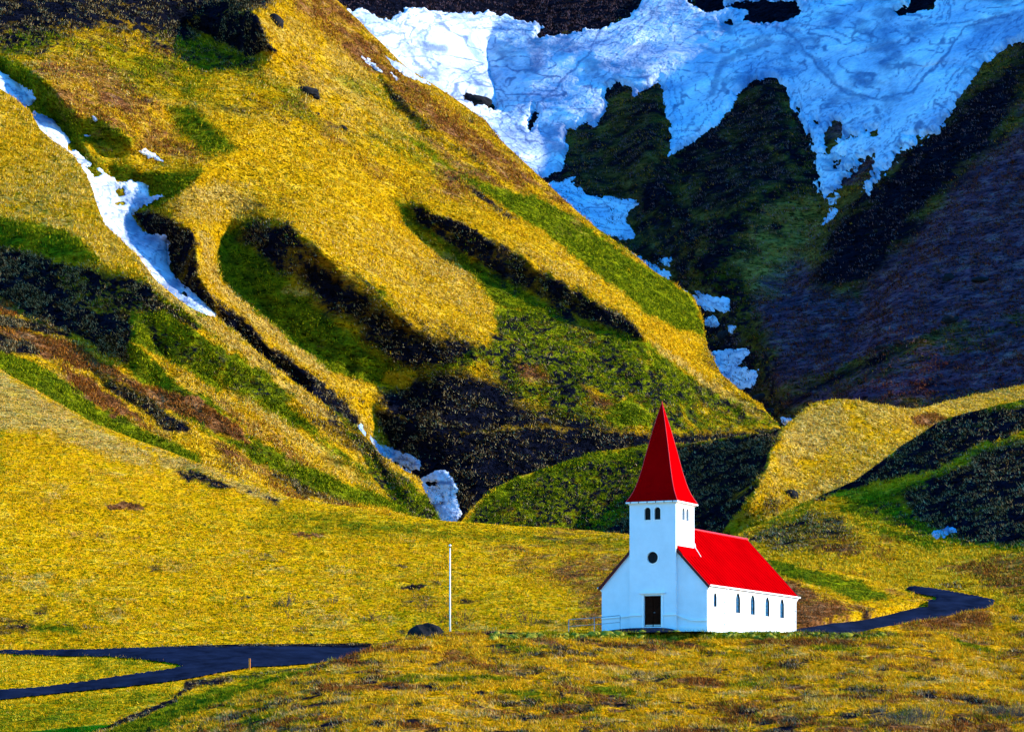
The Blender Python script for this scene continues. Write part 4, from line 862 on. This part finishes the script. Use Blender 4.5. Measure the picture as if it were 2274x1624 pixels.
# door
dr = box('door', (-0.62, TF+0.17, 0.42), (0.62, TF+0.215, 2.51), DOORM, church)
for s in (-1, 1):
    leaf = box('door_leaf', (min(s*0.02, s*0.60), TF+0.12, 0.44), (max(s*0.02, s*0.60), TF+0.168, 2.49), DOORM, dr, 0.008)
    for k in range(4):
        a0 = 0.04+k*0.137
        box('plank', (min(s*a0, s*(a0+0.125)), TF+0.105, 0.62), (max(s*a0, s*(a0+0.125)), TF+0.119, 2.45), DOORM, dr, 0.004)
    box('kick_plate', (min(s*0.04, s*0.58), TF+0.098, 0.45), (max(s*0.04, s*0.58), TF+0.119, 0.57), STEEL, dr)
tube('handle', [(0.06, TF+0.06, 1.38), (0.17, TF+0.06, 1.38)], 0.018, STEEL, dr, 8)
for s in (-1, 1): box('door_jamb_trim', (min(s*0.632, s*0.78), TF-0.05, 0.0), (max(s*0.632, s*0.78), TF-0.003, 2.60), TRIM, church, 0.008)
box('door_lintel', (-0.86, TF-0.10, 2.603), (0.86, TF-0.003, 2.66), TRIM, church, 0.008)
box('door_hood', (-0.92, TF-0.18, 2.663), (0.92, TF-0.003, 2.74), TRIM, church, 0.01)
# string courses and plinth on the front
def course(path, vf, th=0.08, pr=0.09, nm='string_course'):
    prof = [(x, y) for x, y in path]+[(x, y-th) for x, y in path[::-1]]
    ext(nm, prof, front3, vf-pr, vf-0.003, TRIM, church)
course([(-HW, 1.10), (-TW-0.01, 1.22)], 0.0); course([(-TW-0.04, 1.25), (-0.79, 1.25)], TF); course([(0.79, 1.25), (TW+0.04, 1.25)], TF)
course([(TW+0.01, 1.22), (2.75, 0.84), (HW+0.04, 0.82)], 0.0); course([(TW+0.01, 0.40), (HW+0.05, 0.40)], 0.0, 0.9, 0.06, 'plinth')
course([(-HW-0.05, 0.16), (-TW-0.01, 0.34)], 0.0, 0.7, 0.05, 'plinth')

# forecourt ramp of asphalt in front of the door
V, F = [], []; nu, nv = 40, 10
for j in range(nv+1):
    for i in range(nu+1):
        u = -8.0+13.0*i/nu; v_ = -4.5+4.48*j/nv
        hh = 0.44*(sstep(-5.5, -0.9, u)*(1-sstep(0.9, 3.0, u)))*sstep(-4.3, -1.2, v_)
        V.append((u, v_, float(hh)-0.12))
for j in range(nv):
    for i in range(nu): a = j*(nu+1)+i; F.append((a, a+1, a+nu+2, a+nu+1))
fc = mesh_obj('forecourt', V, F, ASPHALT); fc.location = church.location; fc.rotation_euler = church.rotation_euler; tag(fc, kind='structure')

# ------------------------------------------------------------------ small things round the church
hr = bpy.data.objects.new('handrail', None); COL.objects.link(hr); hr.location = (3.86, 185.4, 7.0)
tag(hr, 'grey tubular handrail beside the church forecourt ramp', 'handrail')
hp = [(0.0, 0.0, 1.05), (1.72, -0.72, 1.14), (3.44, -1.44, 1.27)]
for x, y, z in hp: tube('post', [(x, y, -0.4), (x, y, z)], 0.025, STEEL, hr, 8)
tube('top_rail', [(0, 0, 1.05), (1.72, -0.72, 1.14), (3.40, -1.42, 1.265), (3.44, -1.44, 1.22)], 0.025, STEEL, hr, 8)
tube('mid_rail', [(x, y, z-0.46) for x, y, z in hp], 0.02, STEEL, hr, 8)

fp = bpy.data.objects.new('flagpole', None); COL.objects.link(fp); b_ = (999-CX)/FOC*182.6
fp.location = (b_, 182.6, 6.9); tag(fp, 'white flagpole with ball finial standing beside the dark boulder', 'flagpole')
tube('pole', [(0, 0, -0.4), (0, 0, 2.5), (0, 0, 5.82)], 0.062, TRIM, fp, 12, 0.04)
tube('neck', [(0, 0, 5.82), (0, 0, 5.93)], 0.035, LOUVRE, fp, 8)
bm = bmesh.new(); bmesh.ops.create_uvsphere(bm, u_segments=12, v_segments=8, radius=0.085); me = bpy.data.meshes.new('ball'); bm.to_mesh(me); bm.free()
ball = bpy.data.objects.new('ball', me); COL.objects.link(ball); ball.parent = fp; ball.location = (0, 0, 5.99); me.materials.append(TRIM)
tube('base_collar', [(0, 0, -0.1), (0, 0, 0.16)], 0.13, GREYM, fp, 12)

ORANGE = plain('orange_plastic', (0.75, 0.20, 0.01), 0.6, 0.3, 0.1, 5.0)
mp_ = field.at(554, 1485); mk = bpy.data.objects.new('marker_post', None); COL.objects.link(mk); mk.location = mp_
tag(mk, 'orange road marker post at the edge of the fork', 'marker post')
box('post', (-0.07, -0.05, -0.3), (0.07, 0.05, 0.86), ORANGE, mk, 0.015); box('cap', (-0.085, -0.065, 0.863), (0.085, 0.065, 0.90), GREYM, mk, 0.01)

def rock(name, loc, size, label, seed, mat=ROCK, cat='boulder', group=None, sub=3, rough=0.35, kind=None):
    bm = bmesh.new(); bmesh.ops.create_icosphere(bm, subdivisions=sub, radius=1.0)
    co = np.array([v.co[:] for v in bm.verts])
    d = 1+rough*fbm(co[:, 0]*1.3+co[:, 2]*0.7+seed, co[:, 1]*1.3-co[:, 2]*0.9+seed*2, 4, seed)
    d += 0.10*np.round(2.5*fbm(co[:, 0]*2+co[:, 2], co[:, 1]*2-co[:, 2], 2, seed+3))/2.5
    for v, k in zip(bm.verts, d): v.co = Vector((v.co.x*k*size[0], v.co.y*k*size[1], v.co.z*k*size[2]))
    me = bpy.data.meshes.new(name); bm.to_mesh(me); bm.free(); me.materials.append(mat)
    o = bpy.data.objects.new(name, me); COL.objects.link(o); o.location = loc
    return tag(o, label, cat, group, kind)
p = knoll.at(950, 1408)
rock('boulder', p+Vector((0, 0.6, -0.32)), (1.30, 0.9, 0.85), 'dark basalt boulder on the knoll crest left of the flagpole', 8, sub=4, rough=0.75)
for (x, y, sx, sz, lay, lb, sd_) in [
  (676, 203, 2.3, 1.0, mount, 'large dark rock on the upper golden slope', 11), (694, 215, 1.2, 0.6, mount, 'dark rock just below the large rock on the golden slope', 12),
  (760, 285, 0.95, 0.55, mount, 'lone dark rock lower right on the open golden slope', 13), (704, 253, 0.5, 0.35, mount, 'small dark stone between the two rocks on the golden slope', 14),
  (612, 50, 1.5, 1.6, mount, 'dark rock beside the upper crag below the ridge', 15), (1060, 226, 4.2, 2.2, far, 'black rock poking out of the sunlit snow', 16),
  (2108, 619, 1.5, 1.4, far, 'dark boulder high on the heathy right slope', 17), (2112, 712, 2.3, 1.5, far, 'large dark boulder on the heathy right slope', 18), (2180, 622, 2.4, 0.8, far, 'low dark rock near the right edge of the heath', 19),
  (1690, 885, 2.0, 1.3, far, 'dark rock in the gully below the snow patch', 20), (1712, 915, 1.6, 1.2, far, 'dark rock at the mouth of the snowy gully', 21), (1612, 745, 1.9, 1.5, far, 'dark rock between the snow patches of the gully', 22),
  (1960, 772, 1.6, 0.8, far, 'dark rock on the lower edge of the heath', 23), (1758, 1098, 0.9, 0.8, hills, 'dark stone at the foot of the golden dome', 24), (553, 1093, 0.32, 0.26, meadow, 'small dark stone at the top of the meadow', 25)]:
    q = lay.at(x, y); rock('rock_outcrop' if sx > 1 else 'stone_block', q+Vector((0, 0.3*sx, 0)), (sx, sx*0.8, sz), lb, sd_, cat='rock')

# mossy stones edging the level ground in front of the church
MOSS, mt, mb = new_mat('mossy_stone', 0.95, 0.1)
mv = mapping(mt, (1, 1, 1)); mn = noise(mt, mv, 5.0, 4, 0.7)
mt.links.new(ramp(mt, mn, [(0.3, (0.03, 0.03, 0.01)), (0.45, (0.16, 0.17, 0.01)), (0.6, (0.34, 0.27, 0.02)), (0.78, (0.48, 0.42, 0.15))]), mb.inputs['Base Color'])
edg = bpy.data.objects.new('stone_edging', None); COL.objects.link(edg); edg.location = knoll.at(1500, 1408)
tag(edg, 'low mossy stone edging in front of the church', 'stone edging')
protos = []
for k in range(6):
    o = rock('stone', (0, 0, 0), (0.26+0.05*k % 0.12, 0.2, 0.13+0.02*(k % 3)), None, 50+k, MOSS, None, sub=2)
    protos.append(o.data); bpy.data.objects.remove(o)
for k in range(150):
    x = 1092+random.random()*880; y = 1405+random.random()*11+(2 if x < 1300 else 0)
    if 1760 < x and random.random() < 0.35: continue
    o = bpy.data.objects.new('stone', random.choice(protos)); COL.objects.link(o); o.parent = edg
    o.location = knoll.at(x, y)-edg.location+Vector((0, 0, 0.02)); s = 0.5+0.8*random.random()**1.5
    o.scale = (s*(0.8+random.random()*0.7), s, s); o.rotation_euler = (random.random()*0.5, random.random()*0.5, random.random()*6.3)

# ------------------------------------------------------------------ bushes
BARK = plain('bare_twigs', (0.085, 0.045, 0.028), 0.9, 0.1, 0.5, 3.0)
GREYB = plain('grey_twigs', (0.10, 0.075, 0.055), 0.9, 0.1, 0.5, 3.0)
def bush(name, loc, wd, ht, nst, label, seed, mat=BARK, lv=2, thick=0.016):
    rd = random.Random(seed); V, F = [], []
    def grow(p, d, l, r, n):
        pts = [p]; q = p.copy()
        for k in range(3):
            d = (d+Vector((rd.uniform(-.28, .28), rd.uniform(-.28, .28), rd.uniform(-.08, .2)))).normalized(); q = q+d*l/3; pts.append(q.copy())
        v, f = tube_geo(pts, r, 3, r*0.55); b0 = len(V); V.extend(v); F.extend(tuple(b0+i for i in g) for g in f)
        if n:
            for k in range(4):
                s = rd.choice(pts[1:]); grow(s, (d+Vector((rd.uniform(-.9, .9), rd.uniform(-.9, .9), rd.uniform(-.1, .7)))).normalized(), l*rd.uniform(.4, .65), r*0.6, n-1)
    for k in range(nst):
        a = rd.uniform(0, 6.28); rr = wd*0.5*rd.random()**0.6
        p = Vector((math.cos(a)*rr*0.8, math.sin(a)*rr*0.5, -0.1))
        grow(p, Vector((math.cos(a)*0.5, math.sin(a)*0.4, 1)).normalized(), ht*rd.uniform(.6, 1.0), thick, lv)
    o = mesh_obj(name, V, F, mat); o.location = loc
    return tag(o, label, 'bush')
for (lay, x, y, wd, ht, ns, lb, mt_) in [
  (meadow, 632, 1345, 1.6, 0.9, 12, 'dense dark bare bush alone on the left meadow', GREYB), (meadow, 646, 1372, 0.9, 0.7, 4, 'sparse bare bush just below the dense dark bush', BARK),
  (meadow, 738, 1338, 1.5, 0.6, 9, 'low bare bush between the dense bush and the flagpole', GREYB), (meadow, 837, 1378, 0.6, 0.9, 4, 'small reddish bare bush above the road end', BARK),
  (meadow, 941, 1358, 1.1, 1.3, 5, 'bare forked bush left of the flagpole on the meadow', BARK), (meadow, 1030, 1384, 1.6, 1.0, 7, 'bare bush right of the flagpole behind the knoll', BARK),
  (meadow, 1172, 1388, 1.4, 1.2, 9, 'bare bush midway between flagpole and handrail', BARK), (meadow, 1120, 1372, 1.2, 0.7, 5, 'low bare bush left of the midway bush behind the knoll', BARK),
  (knoll, 2000, 1606, 3.4, 0.85, 60, 'wide grey twiggy bush at the lower right of the knoll', GREYB), (knoll, 2060, 1598, 2.2, 0.6, 30, 'grey twiggy bush right behind the wide grey bush', GREYB), (knoll, 2235, 1592, 2.6, 0.6, 36, 'grey twiggy bush at the right edge of the knoll', GREYB),
  (knoll, 1573, 1492, 0.9, 0.9, 6, 'sparse bare bush on the knoll below the church door', BARK), (knoll, 1112, 1452, 1.6, 0.5, 14, 'low brown bush on the knoll left of the church', BARK), (field, 735, 1474, 0.9, 0.5, 10, 'small yellow bush at the roadside near the knoll', None)]:
    if mt_ is None: mt_ = plain('yellow_green_twigs', (0.42, 0.36, 0.03), 0.9, 0.1, 0.4, 3.0)
    bush('bush', lay.at(x, y), wd, ht, ns, lb, int(x), mt_, 2 if ns < 50 else 1, 0.020 if lay is meadow else 0.013)
NEEDLE = plain('dark_needles', (0.022, 0.045, 0.010), 0.9, 0.1, 0.6, 6.0)
for (x, y, ht, lb) in [(557, 1634, 0.75, 'small dark spruce seedling at the bottom of the knoll, rightmost of three'), (444, 1630, 0.55, 'small dark spruce seedling at the bottom, middle of three'), (330, 1630, 0.42, 'small dark spruce seedling at the bottom, leftmost of three')]:
    t_ = bpy.data.objects.new('spruce_seedling', None); COL.objects.link(t_); t_.location = knoll.at(x, y); tag(t_, lb, 'tree', 'spruce seedlings at the foot of the knoll')
    tube('trunk', [(0, 0, -0.1), (0, 0, ht)], 0.02, BARK, t_, 6, 0.006)
    rd = random.Random(int(x)); V, F = [], []
    for k in range(420):
        z = rd.random()**1.3; rr = (1-z)*ht*0.42*rd.uniform(0.3, 1.15); a = rd.uniform(0, 6.28)
        c = Vector((math.cos(a)*rr, math.sin(a)*rr, 0.06+z*ht*0.98)); dd = Vector((math.cos(a), math.sin(a), rd.uniform(-.3, .5)))*0.10; ss = Vector((-math.sin(a), math.cos(a), rd.uniform(-.6, .6)))*0.022
        b0 = len(V); V += [c-ss, c+ss, c+dd]; F.append((b0, b0+1, b0+2))
    mesh_obj('crown', V, F, NEEDLE, t_, smooth=False)

# ------------------------------------------------------------------ grass tussocks
gm, gt, gb = new_mat('grass_blades', 1.0, 0.0)
ga = gt.nodes.new('ShaderNodeAttribute'); ga.attribute_name = 'tint'; gt.links.new(ga.outputs['Color'], gb.inputs['Base Color'])
PAL = {0: [(0.26, 0.075, 0.008), (0.42, 0.17, 0.03), (0.09, 0.028, 0.006)], 1: [(0.14, 0.17, 0.004), (0.32, 0.32, 0.006), (0.05, 0.08, 0.003)], 2: [(0.02, 0.014, 0.006), (0.07, 0.04, 0.010), (0.34, 0.25, 0.12)], 3: [(0.68, 0.43, 0.06), (0.60, 0.34, 0.02), (0.74, 0.52, 0.16)], 4: [(0.72, 0.41, 0.006), (0.52, 0.27, 0.004), (0.82, 0.52, 0.03)]}
def grass(lay, n, nb, hmin, hmax, wid, seed, label, ymax=1640, skip=None, cl=1.0, tint=(1, 1, 1)):
    r = np.random.default_rng(seed); P = lay.P; 
    A = np.linalg.norm(np.cross(P[1:, :-1]-P[:-1, :-1], P[:-1, 1:]-P[:-1, :-1]), axis=-1)
    vis = (lay.PX[:-1, :-1] > -80) & (lay.PX[:-1, :-1] < 2350) & (lay.PY[:-1, :-1] < ymax)
    if skip is not None:
        for sk in skip: vis &= sdf(sk, lay.PX[:-1, :-1], lay.PY[:-1, :-1], 20) < 1
    # clumpy: tussocks gather
    Xc, Yc = P[:-1, :-1, 0], P[:-1, :-1, 1]
    dens = A*vis*sstep(-0.35, 0.35, fbm(Xc/(0.8*cl), (Yc+P[:-1, :-1, 2])/(1.0*cl), 3, seed+1))
    pr = (dens/dens.sum()).ravel(); cell = r.choice(pr.size, n, p=pr); j, i = np.unravel_index(cell, A.shape)
    u, v = r.random((n, 1)), r.random((n, 1))
    pos = P[j, i]*(1-u)*(1-v)+P[j, i+1]*u*(1-v)+P[j+1, i]*(1-u)*v+P[j+1, i+1]*u*v
    cov = np.clip(lay.cov[j, i]+r.normal(0, 0.16, (n, 4)), 0, 1)
    kind = np.where(cov.max(1) > 0.42, cov.argmax(1), 4)
    col = np.zeros((n, 3))
    for k, pal in PAL.items():
        m = kind == k; col[m] = np.array(pal)[r.integers(0, len(pal), m.sum())]
    col *= r.uniform(0.7, 1.2, (n, 1))*np.array(tint)
    pos = np.repeat(pos, nb, 0); N_ = n*nb; col = np.repeat(col, nb, 0)*r.uniform(0.8, 1.2, (N_, 1))
    h = r.uniform(hmin, hmax, N_)*np.repeat(r.uniform(0.6, 1.3, n), nb); a = r.uniform(0, 2*np.pi, N_)
    off = r.normal(0, 0.12*hmax/0.3, (N_, 3)); off[:, 2] = -0.03
    pos = pos+off
    lean = np.stack([np.cos(a)*0.7-0.35, np.sin(a)*0.7, 0.55+0.5*r.random(N_)], -1); lean /= np.linalg.norm(lean, axis=1, keepdims=True)
    side = np.stack([-np.sin(a), np.cos(a), r.uniform(-.3, .3, N_)], -1)*(wid*r.uniform(0.6, 1.4, N_))[:, None]
    V = np.stack([pos-side, pos+side, pos+lean*h[:, None]], 1).reshape(-1, 3)
    F = np.arange(N_*3).reshape(-1, 3)
    t = np.ones((N_, 3, 4)); t[:, :, :3] = col[:, None, :]; 
    o = fast_mesh('grass', V, F, gm, {'tint': t.reshape(-1, 4)}, smooth=False)
    return tag(o, label, 'grass', kind='stuff')
RDR = [(1690, 1416), (1770, 1392), (1850, 1375), (1920, 1362), (2000, 1345), (2044, 1330), (2004, 1303), (2090, 1307), (2160, 1317), (2214, 1330), (2200, 1348), (2060, 1380), (1900, 1412)]
CHURCH_LINE = [(1090, 1380), (2000, 1380), (2000, 1404), (1090, 1404)]
grass(knoll, 62000, 5, 0.10, 0.34, 0.020, 501, 'golden, brown and green tussock grass on the church knoll', skip=[CHURCH_LINE], tint=(1.02, 0.92, 1))
grass(meadow, 55000, 4, 0.12, 0.32, 0.026, 502, 'dry golden grass of the meadow slope', ymax=1450, tint=(1.03, 0.90, 1))
RD = [(-200, 1440), (0, 1440), (330, 1436), (560, 1433), (900, 1432), (900, 1452), (780, 1466), (640, 1487), (480, 1504), (300, 1530), (0, 1559), (-200, 1575), (-200, 1545), (0, 1529), (200, 1509), (402, 1484), (395, 1474), (240, 1456), (0, 1449), (-200, 1449)]
grass(field, 12000, 5, 0.10, 0.30, 0.026, 503, 'yellow green grass around the road fork', skip=[RD])
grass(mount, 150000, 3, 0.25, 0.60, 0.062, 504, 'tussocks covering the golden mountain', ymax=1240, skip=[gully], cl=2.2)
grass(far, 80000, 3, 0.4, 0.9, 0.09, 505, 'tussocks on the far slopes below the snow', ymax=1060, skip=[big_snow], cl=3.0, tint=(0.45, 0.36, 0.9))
grass(dhill, 80000, 3, 0.20, 0.52, 0.052, 506, 'tussocks on the striped hillside', ymax=1200, cl=1.8)
grass(hills, 45000, 3, 0.22, 0.55, 0.055, 507, 'tussocks on the middle hills', ymax=1240, cl=1.8)
grass(rhill, 45000, 3, 0.16, 0.42, 0.040, 508, 'tussocks on the hills right of the church', ymax=1440, cl=1.4, skip=[RDR])
